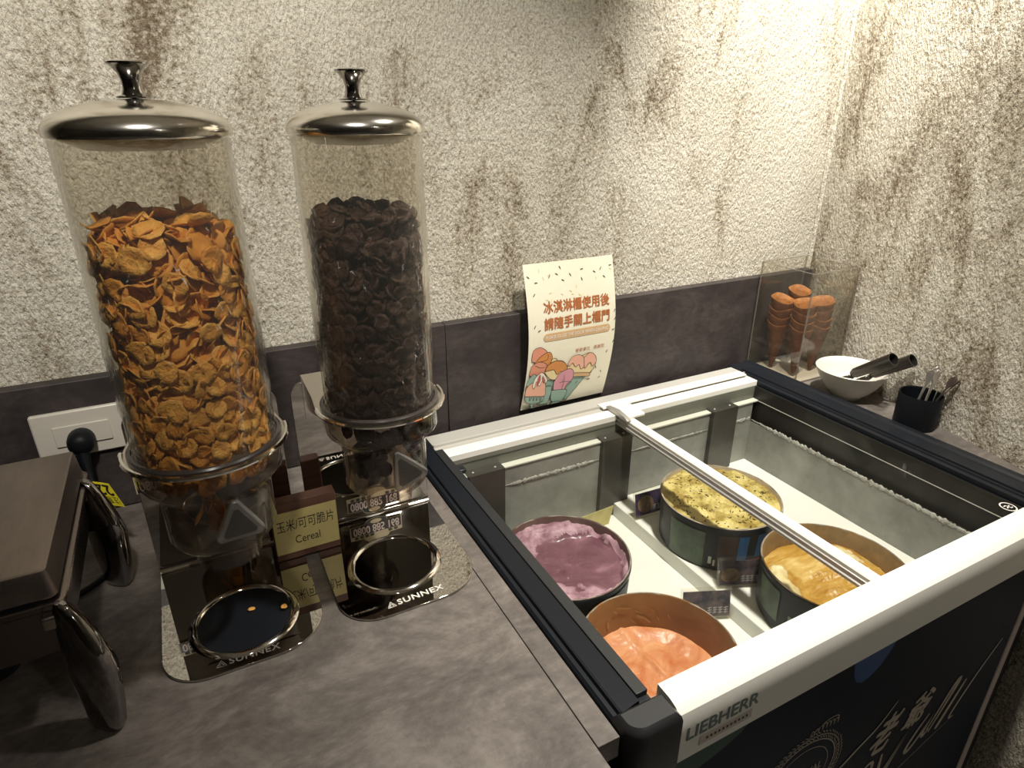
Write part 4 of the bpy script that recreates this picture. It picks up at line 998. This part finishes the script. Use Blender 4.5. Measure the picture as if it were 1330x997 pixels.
for k, (x, y) in enumerate(((0.4935, -0.372), (0.531, -0.389))):
    me, _, _ = flake_mesh('cereal_crumb', 90 + k, 0.0045, M['corn'])
    o = bpy.data.objects.new('cereal_crumb', me); C.objects.link(o); o.location = (x, y, 0.0062 if k == 0 else 0.0068); o.rotation_euler = (0.2 * k, 0.1, k)
    tag(o, ('tiny corn flake crumb in the middle of the dark drip dish', 'tiny corn flake crumb at the edge of the dark drip dish')[k], 'cereal', 'crumbs in the drip dish')

# sign between the dispensers
sg = thing('cereal_sign', (0.582, -0.285, 0.0036), 'small wooden block sign with yellow cereal name plate between the dispensers', 'sign')
MB().prism([(-0.292, 0.0042), (-0.270, 0.0042), (-0.278, 0.1010), (-0.298, 0.1010)], lambda u, v, o: (o, u, v), 0.5385, 0.6270).build('wood_block', M['wood'], sg, bevel=0.0012)
sl = lambda v: -0.292 - 0.006 * (v - 0.0042) / 0.0968
pl = MB().prism([(0.5395, 0.0165), (0.6262, 0.0165), (0.6262, 0.0865), (0.5395, 0.0865)], lambda u, v, o: (u, sl(v) - o, v), 0.0004, 0.0018).build('name_plate', M['yellow_plate'], sg)
fn = lambda u, v: (u, sl(v) - 0.0021, v)
b = MB(); text(b, '玉米/可可脆片', 0.5435, 0.0545, 0.078, 0.0195, fn); text(b, 'Cereal', 0.566, 0.0305, 0.034, 0.0135, fn)
b.build('plate_lettering', M['ink'], pl, smooth=0, flip=False)


# ------------------------------------------------------------------ poster
PX0, PX1, PZ0, PZ1 = 1.068, 1.276, 0.013, 0.322
ps = thing('notice_poster', (1.17, -0.03, 0.013), 'cream paper notice with ice cream sundae drawing taped above the freezer', 'poster')
def py(z):
    t = (z - PZ0) / (PZ1 - PZ0); return -0.0275 - 0.020 * math.sin(PI * min(1, max(0, t))) - 0.004 * t
def PP(u, v, o=0.0):
    """u across in 0..0.208, v up in 0..0.309"""
    z = PZ0 + v; return (PX0 + u + 0.006 * math.sin(PI * v / 0.309) , py(z) - o, z)
b = MB(); n = 28; W_, H_ = 0.208, 0.309; vs = []
for o in (0.0, -0.0005):
    for j in range(n + 1):
        for u in (0.0, W_): vs.append(PP(u, H_ * j / n, o))
m = 2 * (n + 1); fs = []
for j in range(n):
    fs += [(2 * j, 2 * j + 1, 2 * j + 3, 2 * j + 2), (m + 2 * j, m + 2 * j + 2, m + 2 * j + 3, m + 2 * j + 1), (2 * j, 2 * j + 2, m + 2 * j + 2, m + 2 * j), (2 * j + 1, m + 2 * j + 1, m + 2 * j + 3, 2 * j + 3)]
fs += [(0, m, m + 1, 1), (2 * n, 2 * n + 1, m + 2 * n + 1, m + 2 * n)]
b.add(vs, fs); sheet = b.build('paper_sheet', M['paper'], ps, smooth=30)
# clear sleeve behind the lower half
vs = []
for j in range(9):
    for u in (-0.004, W_ + 0.008): p = PP(u, 0.19 * j / 8, 0); vs.append((p[0], -0.0245 - 0.002 * math.sin(PI * j / 8), p[2]))
MB().add(vs, [(2 * j, 2 * j + 1, 2 * j + 3, 2 * j + 2) for j in range(8)]).build('clear_sleeve', M['acrylic'], ps, flip=False)
k_ = lambda o: (lambda u, v: PP(u, v, o))
# v measured from zoomed picture: 0 bottom .. 0.309 top; grid u = (px-85)/494*0.208, v = (930-py')/860*0.309
b = MB(); text(b, '冰淇淋櫃使用後', 0.036, 0.2105, 0.156, 0.0240, k_(0.0009), bold=0.028); text(b, '請隨手關上櫃門', 0.036, 0.1770, 0.156, 0.0240, k_(0.0009), bold=0.028)
b.build('notice_lettering', M['p_brown'], sheet, smooth=0, flip=False)
b = MB(); poly(b, [(p[0], p[1]) for p in rrect(0.034, 0.195, 0.1530, 0.1690, 0.0075, 5)], k_(0.0009)); b.build('notice_band', M['p_tan'], sheet, smooth=0, flip=False)
b = MB(); text(b, 'PLEASE CLOSE THE DOOR WHEN LEAVING', 0.039, 0.1575, 0.150, 0.0070, k_(0.0013), bold=0.02); b.build('band_lettering', M['p_white'], sheet, smooth=0, flip=False)
b = MB(); text(b, '餐廳單位', 0.112, 0.1175, 0.036, 0.0085, k_(0.0009)); text(b, '感謝您', 0.157, 0.1180, 0.027, 0.0085, k_(0.0009)); b.build('small_lettering', M['p_brown'], sheet, smooth=0, flip=False)
# sprinkles
b = MB(); b2 = MB(); rnd = random.Random(21)
for (u, v, a) in [(0.008, .285, -40), (0.024, .273, 0), (0.055, .282, 60), (0.072, .285, -30), (0.081, .297, -65), (0.085, .272, -30), (0.103, .281, -60), (0.131, .289, 5), (0.129, .270, -70), (0.160, .281, -35), (0.176, .286, 50), (0.183, .269, -45), (0.200, .290, 5), (0.017, .250, 50),
                  (0.014, .187, 55), (0.024, .178, 25), (0.205, .196, 70), (0.203, .155, 20), (0.206, .128, 70), (0.193, .107, 60), (0.171, .073, -70), (0.187, .060, -60), (0.160, .062, -10), (0.142, .055, 40), (0.128, .044, 45), (0.186, .045, 40), (0.159, .045, 10), (0.206, .178, 60)]:
    c, s_ = math.cos(R(a)) * 0.0032, math.sin(R(a)) * 0.0032; stroke(b, [(u - c, v - s_), (u + c, v + s_)], 0.0016, k_(0.0009))
for k in range(14):
    u, v, a = rnd.uniform(0.01, 0.2), rnd.uniform(0.235, 0.300), rnd.uniform(0, 180); c, s_ = math.cos(R(a)) * 0.003, math.sin(R(a)) * 0.003; stroke(b2, [(u - c, v - s_), (u + c, v + s_)], 0.0015, k_(0.0007))
tag(b.build('sprinkle_print', M['p_line'], sheet, smooth=0, flip=False), kind='stuff'); tag(b2.build('pale_sprinkle_print', M['p_cream'], sheet, smooth=0, flip=False), kind='stuff')
# drawn sundaes: filled shapes with a dark outline, in layers
lay = [0.0009]
def shape(pts, m, closed=True, w=0.0011, k=4, name='sundae_print'):
    q = smooth_path(pts + [pts[0]] if closed else pts, k)
    q = [(max(0.0015, min(W_ - 0.001, u)), max(0.001, v)) for u, v in q]
    o = lay[0]; lay[0] += 0.00018
    if m: poly(_acc.setdefault(m, MB()), q[:-1], k_(o))
    stroke(_acc.setdefault('p_line', MB()), q, w, k_(o + 0.00009))
_acc = {}
def sq(pts, m, **kw): shape([((x - 88) / 494 * 0.208, (930 - 110 * (x - 88) / 494 - y) / (815 - 47 * (x - 88) / 494) * 0.309) for x, y in pts], m, **kw)
sq([(330, 715), (435, 712), (440, 714), (350, 862), (200, 862), (190, 745)], 'p_teal', k=1)                                   # big glass
sq([(108, 600), (115, 560), (150, 542), (190, 565), (196, 610), (150, 625), (112, 625)], 'p_salmon')
sq([(120, 640), (160, 590), (205, 568), (222, 600), (205, 645), (160, 660)], 'p_orange')
sq([(103, 690), (112, 650), (150, 625), (195, 640), (198, 690), (170, 710), (110, 710)], 'p_salmon')
sq([(214, 640), (225, 605), (250, 610), (255, 640)], 'p_cream')
sq([(318, 712), (315, 660), (345, 600), (400, 585), (440, 570), (480, 590), (488, 640), (462, 692), (458, 712)], 'p_cream')
sq([(315, 645), (335, 600), (375, 583), (410, 600), (420, 650), (400, 668), (385, 640), (365, 655), (345, 632), (330, 650)], 'p_peach')
sq([(410, 600), (440, 570), (475, 585), (488, 625), (468, 650), (455, 628), (440, 640), (425, 665), (415, 630)], 'p_peach')
sq([(325, 692), (460, 690), (460, 712), (325, 715)], 'p_tan', k=1)
sq([(188, 690), (195, 650), (235, 620), (285, 620), (315, 655), (315, 690), (280, 725), (230, 730)], 'p_cream')
sq([(190, 682), (200, 645), (245, 618), (295, 628), (318, 668), (298, 690), (280, 680), (260, 700), (240, 672), (215, 675)], 'p_orange')
sq([(250, 745), (280, 690), (330, 665), (356, 680), (358, 730), (330, 765), (322, 800), (300, 795), (275, 815), (255, 795)], 'p_pink')
sq([(245, 800), (335, 795), (330, 850), (312, 872), (265, 872), (250, 850)], 'p_teal')
sq([(270, 872), (310, 870), (320, 888), (255, 890)], 'p_teal', k=2)
sq([(175, 790), (240, 770), (240, 860), (225, 885), (170, 888), (180, 870)], 'p_teal', k=2)
sq([(92, 760), (98, 730), (125, 695), (150, 720), (130, 770), (108, 790)], 'p_teal')
sq([(92, 835), (95, 780), (130, 745), (190, 740), (206, 790), (200, 835)], 'p_peach')
sq([(125, 770), (135, 720), (170, 685), (205, 725), (200, 750), (180, 735), (165, 770), (145, 740), (138, 785)], 'p_white')
sq([(150, 720), (160, 697), (166, 735), (150, 768)], 'p_red', w=0.0005)
sq([(176, 705), (195, 735), (188, 748), (175, 725)], 'p_red', w=0.0005)
sq([(90, 836), (204, 836), (190, 868), (150, 882), (105, 872)], 'p_teal', k=2)
sq([(128, 882), (140, 905), (110, 912), (165, 910), (150, 900), (152, 880)], 'p_teal', k=1)
for x in (120, 140, 160, 180): sq([(x, 836), (x + 4, 860), (x + 12, 838)], None, closed=False)
sq([(280, 748), (318, 740), (350, 745)], None, closed=False); sq([(300, 700), (306, 745), (300, 790)], None, closed=False)
for mm_, bb in _acc.items(): bb.build('sundae_outline' if mm_ == 'p_line' else 'sundae_print', M[mm_], sheet, smooth=0, flip=False)


# ------------------------------------------------------------------ cone box
cb = thing('cone_box', (1.79, -0.10, 0.0), 'clear acrylic box holding the stacks of wafer cones in the corner', 'box')
BX0, BX1, BY0, BY1, BZ = 1.720, 1.872, -0.176, -0.028, 0.262
th_ = 0.0025
b0 = MB().box(BX0, BX0 + th_, BY0, BY1, 0.001, BZ).build('side_panel', M['acrylic'], cb)
MB().box(BX1 - th_, BX1, BY0, BY1, 0.001, BZ).build('side_panel', M['acrylic'], cb)
MB().box(BX0 + th_, BX1 - th_, BY0, BY0 + th_, 0.001, BZ).build('front_panel', M['acrylic'], cb)
MB().box(BX0 + th_, BX1 - th_, BY1 - th_, BY1, 0.001, BZ).build('rear_panel', M['acrylic'], cb)
e = MB(); q = 0.0009
for x, y in ((BX0, BY0), (BX1 - 2 * q, BY0), (BX0, BY1 - 2 * q), (BX1 - 2 * q, BY1 - 2 * q)): e.box(x - q, x + 2 * q, y - q, y + 2 * q, 0.001, BZ)
e.box(BX0, BX1, BY0 - q, BY0 + q, BZ, BZ + 2 * q); e.box(BX0, BX1, BY1 - q, BY1 + q, BZ, BZ + 2 * q); e.box(BX0 - q, BX0 + q, BY0, BY1, BZ, BZ + 2 * q); e.box(BX1 - q, BX1 + q, BY0, BY1, BZ, BZ + 2 * q)
e.build('polished_edge', M['acrylic_edge'], cb)
cones_xy = [(1.752, -0.076), (1.755, -0.139), (1.814, -0.072), (1.822, -0.134)]
# shelf with round holes
hs = MB(); 
zz = 0.068; nx = 2
cells = [(BX0 + th_, 1.7835, BY0 + th_, -0.1045), (1.7835, BX1 - th_, BY0 + th_, -0.1045), (BX0 + th_, 1.7835, -0.1045, BY1 - th_), (1.7835, BX1 - th_, -0.1045, BY1 - th_)]
def cell_of(x, y): return [c for c in cells if c[0] <= x <= c[1] and c[2] <= y <= c[3]][0]
for x, y in cones_xy:
    x0, x1, y0, y1 = cell_of(x, y); n = 32; inner = []; outer_ = []
    for k in range(n):
        a = 2 * PI * k / n + PI / 4; dx, dy = math.cos(a), math.sin(a)
        inner.append((x + 0.0142 * dx, y + 0.0142 * dy))
        s_ = min((x1 - x) / dx if dx > 1e-9 else 9, (x0 - x) / dx if dx < -1e-9 else 9, (y1 - y) / dy if dy > 1e-9 else 9, (y0 - y) / dy if dy < -1e-9 else 9)
        outer_.append((x + s_ * dx, y + s_ * dy))
    vs = [(*p, z) for z in (zz, zz + 0.002) for p in inner] + [(*p, z) for z in (zz, zz + 0.002) for p in outer_]
    fs = []
    for k in range(n):
        k2 = (k + 1) % n; fs += [(n + k, n + k2, 3 * n + k2, 3 * n + k), (k, 2 * n + k, 2 * n + k2, k2), (k, k2, n + k2, n + k)]
    hs.add(vs, fs)
hs.build('holed_shelf', M['acrylic'], cb, smooth=0)
nk = thing('paper_napkin', (1.79, -0.10, 0.0), 'white paper napkin lying under the wafer cones in the clear box', 'napkin')
n = 14; vs = []
for j in range(n + 1):
    for i in range(n + 1):
        vs.append((1.7245 + 0.140 * i / n, -0.170 + 0.135 * j / n, 0.0016 + 0.0016 * abs(noise.noise(Vector((i * 0.45, j * 0.45, 3))))))
b = MB().add(vs, [(j * (n + 1) + i, j * (n + 1) + i + 1, (j + 1) * (n + 1) + i + 1, (j + 1) * (n + 1) + i) for j in range(n) for i in range(n)])
o = b.build('paper_layer', M['napkin'], nk, flip=False); sm = o.modifiers.new('thickness', 'SOLIDIFY'); sm.thickness = 0.0005
# wafer cones: ribbed, rolled wafer with a slanting seam
def cone_meshes():
    Lc, R0 = 0.120, 0.0262; b = MB(); seg = 40; nz_ = 26; rings = []
    for j in range(nz_ + 1):
        t = j / nz_; r = 0.0025 + (R0 - 0.0025) * t ** 0.92; ring = []
        for i in range(seg):
            a = 2 * PI * i / seg
            rib = 0.0006 * (1 if (j % 2) else -1) * (0.3 + 0.7 * t)
            seam = 0.0013 if ((a / (2 * PI) + t * 0.75) % 1.0) < 0.5 else 0.0
            ring.append(((r + rib + seam) * math.cos(a), (r + rib + seam) * math.sin(a), Lc * t + (0.0065 * math.cos(a - 0.87) + 0.0012 * math.sin(3 * a)) * sstep(0.7, 1, t)))
        rings.append(ring)
    b.loft(rings, cap=False); k = len(b.v)
    outer_v, outer_f = b.v[:], [f for f in b.f] + [tuple(range(seg - 1, -1, -1))]
    inn = MB(); rings2 = []
    for j in range(8):
        t = 0.30 + 0.70 * j / 7; r = 0.0025 + (R0 - 0.0025) * t ** 0.92 - 0.0020
        rings2.append([(r * math.cos(2 * PI * i / seg), r * math.sin(2 * PI * i / seg), Lc * t + (0.0065 * math.cos(2 * PI * i / seg - 0.87) + 0.0012 * math.sin(6 * PI * i / seg)) * sstep(0.7, 1, t)) for i in range(seg)])
    rings2 = [[(0.0, 0.0, Lc * 0.3)] * seg] + rings2
    rings2.append(rings[-1]); inn.loft(rings2, cap=False)
    # joined rim ring is the outer's last ring
    def mk(vs, fs, name, m):
        me = bpy.data.meshes.new(name); me.from_pydata(vs, [], fs); me.materials.append(m)
        bm = bmesh.new(); bm.from_mesh(me); bmesh.ops.remove_doubles(bm, verts=bm.verts, dist=1e-6); bmesh.ops.recalc_face_normals(bm, faces=bm.faces)
        for f in bm.faces: f.smooth = True
        bm.to_mesh(me); bm.free(); return me
    return mk(outer_v, outer_f, 'wafer_shell', M['wafer']), mk(inn.v, inn.f, 'wafer_inside', M['wafer_in'])
me_o, me_i = cone_meshes()
where = ['the stack nearest the poster', 'the stack at the front pane', 'the stack hidden behind the others', 'the stack beside the side wall']
lev = ['lowest', 'second from the bottom', 'second from the top', 'topmost']
rnd = random.Random(6)
for s_, (x, y) in enumerate(cones_xy):
    for k in range(4):
        r_ = bpy.data.objects.new('wafer_cone', None); r_.empty_display_size = 0.02; C.objects.link(r_)
        r_.location = (x + rnd.uniform(-.0006, .0006), y + rnd.uniform(-.0006, .0006), 0.006 + 0.0185 * k + (0.0, 0.004, 0.012, 0.0)[s_]); r_.rotation_euler = (0, 0, rnd.uniform(-0.9, 0.9))
        tag(r_, 'wafer cone, ' + lev[k] + ' of ' + where[s_], 'cone', 'wafer cones in the clear box')
        for nm, me in (('wafer_shell', me_o), ('wafer_inside', me_i)):
            o = bpy.data.objects.new(nm, me); C.objects.link(o); o.parent = r_


# ------------------------------------------------------------------ bowl, scoops, cutlery cup
bw = thing('white_bowl', (1.775, -0.272, 0.0), 'white porcelain bowl holding two scoops on the ledge beside the cone box', 'bowl')
RB = 0.0750; HB = 0.067
b = MB().lathe([(0.0, 0.003), (0.024, 0.003), (0.026, 0.0005), (0.030, 0.0005), (0.031, 0.005), (0.046, 0.017), (0.0585, 0.034), (0.068, 0.051), (RB, HB), (RB - 0.0012, HB + 0.0012), (RB - 0.0035, HB), (0.064, 0.050), (0.0545, 0.033), (0.042, 0.018), (0.022, 0.0085), (0.0, 0.0075)], (1.775, -0.272, 0), 72)
b.build('bowl_body', M['porcelain'], bw, smooth=50)
def scoop(p0, p1, label, head_r=0.021):
    p0 = Vector(p0); p1 = Vector(p1); d = (p1 - p0).normalized(); t = thing('ice_cream_scoop', p0, label, 'scoop', 'scoops in the white bowl')
    a = d.cross(Vector((0, 0, 1))).normalized(); c = d.cross(a)
    def ring(p, r): return [p + a * r * math.cos(k * PI / 12) + c * r * math.sin(k * PI / 12) for k in range(24)]
    L = (p1 - p0).length
    b = MB().loft([ring(p0 + d * 0.036, 0.0065), ring(p0 + d * 0.045, 0.0110), ring(p0 + d * (L * 0.6), 0.0122), ring(p1 - d * 0.001, 0.0135), ring(p1, 0.0138), ring(p1, 0.0118), ring(p1 - d * 0.03, 0.0110), ring(p1 - d * 0.034, 0.002)], cap=True)
    b.build('handle', M['gunmetal'], t, smooth=40)
    # rolled steel bowl of the scoop
    hb = MB(); rings = []
    for k in range(9):
        f = k / 8; w = head_r * math.sin(PI * min(0.98, 0.10 + 0.88 * f)) ** 0.6; q = p0 + d * (0.038 - 0.055 * f)
        rings.append([q + a * w * math.cos(PI * j / 10) - c * (-1) * (0.55 * w * math.sin(PI * j / 10)) for j in range(11)])
    n = 11; vs = [p for r_ in rings for p in r_]; hb.add(vs, [(i * n + j, i * n + j + 1, (i + 1) * n + j + 1, (i + 1) * n + j) for i in range(8) for j in range(10)])
    o = hb.build('scoop_head', M['gunmetal'], t, smooth=60, flip=False); s_ = o.modifiers.new('thickness', 'SOLIDIFY'); s_.thickness = 0.0015
scoop((1.757, -0.258, 0.040), (1.751, -0.370, 0.126), 'dark metal ice cream scoop across the bowl, its hollow handle end nearer the cone box')
scoop((1.792, -0.275, 0.038), (1.803, -0.380, 0.118), 'dark metal ice cream scoop in the bowl, its hollow handle end above the black cup')

cp = thing('cutlery_cup', (1.768, -0.432, 0.0), 'matte black cup of metal spoons on the ledge beside the bowl', 'cup')
MB().lathe([(0.0, 0.0008), (0.036, 0.0008), (0.0385, 0.003), (0.0400, 0.070), (0.0394, 0.0712), (0.0375, 0.070), (0.0362, 0.006), (0.0, 0.004)], (1.768, -0.432, 0), 56).build('cup_body', M['black_matte'], cp, smooth=45)
def spoon(bx, by, tx, ty, tz, label, roll, m):
    p0 = Vector((bx, by, 0.0085)); p1 = Vector((tx, ty, tz)); d = (p1 - p0).normalized(); L = (p1 - p0).length
    a = d.cross(Vector((math.cos(roll), math.sin(roll), 0.2))).normalized(); c = d.cross(a)
    t = thing('metal_spoon', p0, label, 'spoon', 'spoons in the black cup')
    prof = [(0.0, .0026, .0007), (0.10, .0030, .0008), (0.55, .0022, .0010), (0.74, .0026, .0010), (0.80, .0052, .0010), (0.88, .0078, .0009), (0.95, .0070, .0008), (0.99, .0034, .0007), (1.0, .0008, .0005)]
    def rg(f, w, h):
        dish = 0.0026 * math.exp(-((f - 0.89) / 0.06) ** 2); q = p0 + d * (L * f)
        return [q + a * w * math.cos(k * PI / 5) + c * (h * math.sin(k * PI / 5) - dish * (1 - abs(math.cos(k * PI / 5)))) for k in range(10)]
    k = next(i for i, p in enumerate(prof) if p[0] == 0.74)
    MB().loft([rg(*p) for p in prof[:k + 1]]).build('spoon_handle', m, t, smooth=60)
    MB().loft([rg(*p) for p in prof[k:]]).build('spoon_bowl', m, t, smooth=60)
sp = [(1.752, -0.428, 1.776, -0.437, 0.122, 0.3), (1.758, -0.442, 1.781, -0.446, 0.124, 1.2), (1.752, -0.446, 1.786, -0.441, 0.128, 0.6), (1.764, -0.452, 1.792, -0.452, 0.126, 2.0),
      (1.776, -0.440, 1.797, -0.470, 0.116, 0.9), (1.778, -0.428, 1.802, -0.478, 0.112, 1.6)]
nm = ['closest to the scoops', 'second from the scoops', 'third from the scoops, standing tallest', 'fourth from the scoops', 'leaning beside the stained wall', 'leaning lowest towards the stained wall']
for k, (a_, b_, c_, d_, e_, f_) in enumerate(sp):
    spoon(a_, b_, c_, d_, e_, 'slim steel spoon in the black cup, ' + nm[k], f_, M['spoon_steel'] if k < 4 else M['steel_warm'])


# ------------------------------------------------------------------ socket, plug, tag
so = thing('wall_socket', (0.315, -0.024, 0.107), 'wide ivory wall socket plate on the dark laminate upstand', 'socket')
MB().prism(rrect(0.2535, 0.3755, 0.1075, 0.1820, 0.004, 4), lambda u, v, o: (u, -0.0235 - o, v), 0.0, 0.0085).build('cover_plate', M['white_plastic'], so, bevel=0.0025)
MB().prism(rrect(0.2785, 0.3515, 0.1275, 0.1600, 0.002, 3), lambda u, v, o: (u, -0.0322 - o, v), 0.0, 0.0028).build('socket_insert', M['white_plastic'], so, bevel=0.0008)
pg = thing('power_plug', (0.312, -0.05, 0.14), 'round black power plug and cord pushed into the ivory wall socket', 'plug')
b = MB(); rings = []
for y, r in ((-0.0355, 0.0165), (-0.040, 0.0180), (-0.052, 0.0182), (-0.062, 0.0165), (-0.068, 0.0120), (-0.070, 0.004)):
    rings.append([(0.3125 + r * math.cos(k * PI / 12), y, 0.138 + r * math.sin(k * PI / 12)) for k in range(24)])
b.loft(rings).build('plug_body', M['black_matte'], pg, smooth=45)
pts = smooth_path([(0.3125, -0.058, 0.130), (0.3135, -0.066, 0.112), (0.316, -0.078, 0.088), (0.321, -0.098, 0.060), (0.327, -0.125, 0.030), (0.334, -0.160, 0.010), (0.330, -0.200, 0.0046), (0.29, -0.24, 0.0046), (0.20, -0.26, 0.0046)], 6)
MB().tube(pts, [0.0098 - 0.0058 * min(1, i / 14) for i in range(len(pts))], 12).build('cord', M['black_matte'], pg)
tgp = thing('voltage_tag', (0.333, -0.19, 0.13), 'yellow voltage warning tag hanging upside down on the black cord', 'tag')
A = Vector((0.322, -0.200, 0.1500)); U = (Vector((0.3545, -0.200, 0.1345)) - A); V = (Vector((0.333, -0.200, 0.1100)) - A)
Nn = U.cross(V).normalized()
if Nn.y > 0: Nn = -Nn
P = lambda u, v, o=0.0: tuple(A + U * u + V * v + Nn * o + Vector((0, 0.004 * math.sin(2.2 * u), 0)))
b = MB(); vs = [P(i / 6, j, o) for o in (0.0, -0.0006) for j in (0, 1) for i in range(7)]
fs = []
for i in range(6): fs += [(i, i + 1, 7 + i + 1, 7 + i), (14 + i, 21 + i, 21 + i + 1, 14 + i + 1), (i, 14 + i, 14 + i + 1, i + 1), (7 + i, 7 + i + 1, 21 + i + 1, 21 + i)]
b.add(vs, fs); tg = b.build('tag_sheet', M['yellow_tag'], tgp)
b = MB(); text(b, '220', 0.02, 0.02, 0.70, 0.44, lambda u, v: P(0.95 - u, 0.06 + v, 0.0005), bold=0.035); text(b, '注意電壓', 0.02, 0.0, 0.84, 0.30, lambda u, v: P(0.98 - u, 0.60 + v, 0.0005)); b.build('tag_lettering', M['ink'], tg, smooth=0, flip=False)
MB().tube(smooth_path([(0.324, -0.1995, 0.1495), (0.3225, -0.16, 0.140), (0.3215, -0.12, 0.085), (0.3225, -0.104, 0.052)], 5), 0.0006, 6).build('tie_string', M['white_plastic'], tgp)


# ------------------------------------------------------------------ square food warmer at the left edge
wm = thing('food_warmer', (0.13, -0.325, 0.0), 'square stainless food warmer on curved chrome legs at the worktop edge', 'food warmer')
def shell(x0, x1, y0, y1, levels, r, name, m, parent):
    b = MB(); rings = []
    for z, ins in levels:
        rings.append([(u, v, z) for u, v in rrect(x0 + ins, x1 - ins, y0 + ins, y1 - ins, max(0.002, r - ins), 6)])
    b.loft(rings); return b.build(name, m, parent, smooth=38)
ld = shell(-0.055, 0.330, -0.456, -0.190, [(0.160, 0.0), (0.1615, -0.0008), (0.1640, 0.0), (0.1780, 0.0012), (0.1865, 0.0022), (0.1895, 0.0034), (0.1905, 0.0060)], 0.008, 'lid', M['steel_warm'], wm)
pan = shell(-0.058, 0.335, -0.461, -0.186, [(0.088, 0.016), (0.091, 0.010), (0.102, 0.007), (0.146, 0.004), (0.1500, 0.0), (0.1555, 0.0), (0.1565, 0.003)], 0.010, 'water_pan', M['steel_pan'], wm)
shell(-0.05, 0.322, -0.458, -0.201, [(0.1567, 0.0), (0.1598, 0.0)], 0.012, 'gasket', M['black_matte'], wm)
shell(0.0, 0.27, -0.43, -0.23, [(0.060, 0.0), (0.0878, 0.0)], 0.02, 'heater_box', M['black_matte'], wm)
def leg(x, y, sx):
    # tall lens-shaped blade, faceted; the broad face looks outwards and towards the front
    b = MB(); rings = []
    dirw = Vector((0.75 * sx, -0.66, 0)).normalized(); dirn = Vector((-dirw.y * sx, dirw.x * sx, 0))
    for z, w, th, off in ((0.1620, 0.004, 0.004, -0.011), (0.1580, 0.009, 0.007, -0.009), (0.145, 0.0150, 0.010, -0.006), (0.120, 0.0215, 0.014, -0.001), (0.090, 0.0270, 0.017, 0.003), (0.060, 0.0260, 0.016, 0.002), (0.030, 0.0225, 0.014, 0.001), (0.012, 0.0200, 0.013, 0.0), (0.003, 0.0170, 0.011, -0.001), (0.0008, 0.0140, 0.008, -0.001)):
        c = Vector((x, y, z)) + dirw * off
        ring = []
        for k in range(16):
            a = 2 * PI * k / 16; u = math.copysign(abs(math.cos(a)) ** 0.8, math.cos(a)); v = math.copysign(abs(math.sin(a)) ** 0.8, math.sin(a))
            ring.append(c + dirw * (w * u) + dirn * (th * v * (0.75 if v < 0 else 1.0)))
        rings.append(ring)
    b.loft(rings); l = b.build('leg', M['chrome_leg'], wm, smooth=50)
    MB().box(x - sx * 0.018 - 0.008, x - sx * 0.018 + 0.008, y - 0.006 + (0.010 if y < -0.4 else 0), y + 0.006 + (0.010 if y < -0.4 else 0), 0.136, 0.150).build('leg_bracket', M['chrome'], l, bevel=0.002)
leg(0.341, -0.478, 1); leg(0.341, -0.232, 1); leg(-0.066, -0.478, -1); leg(-0.066, -0.232, -1)

bpy.context.view_layer.update()
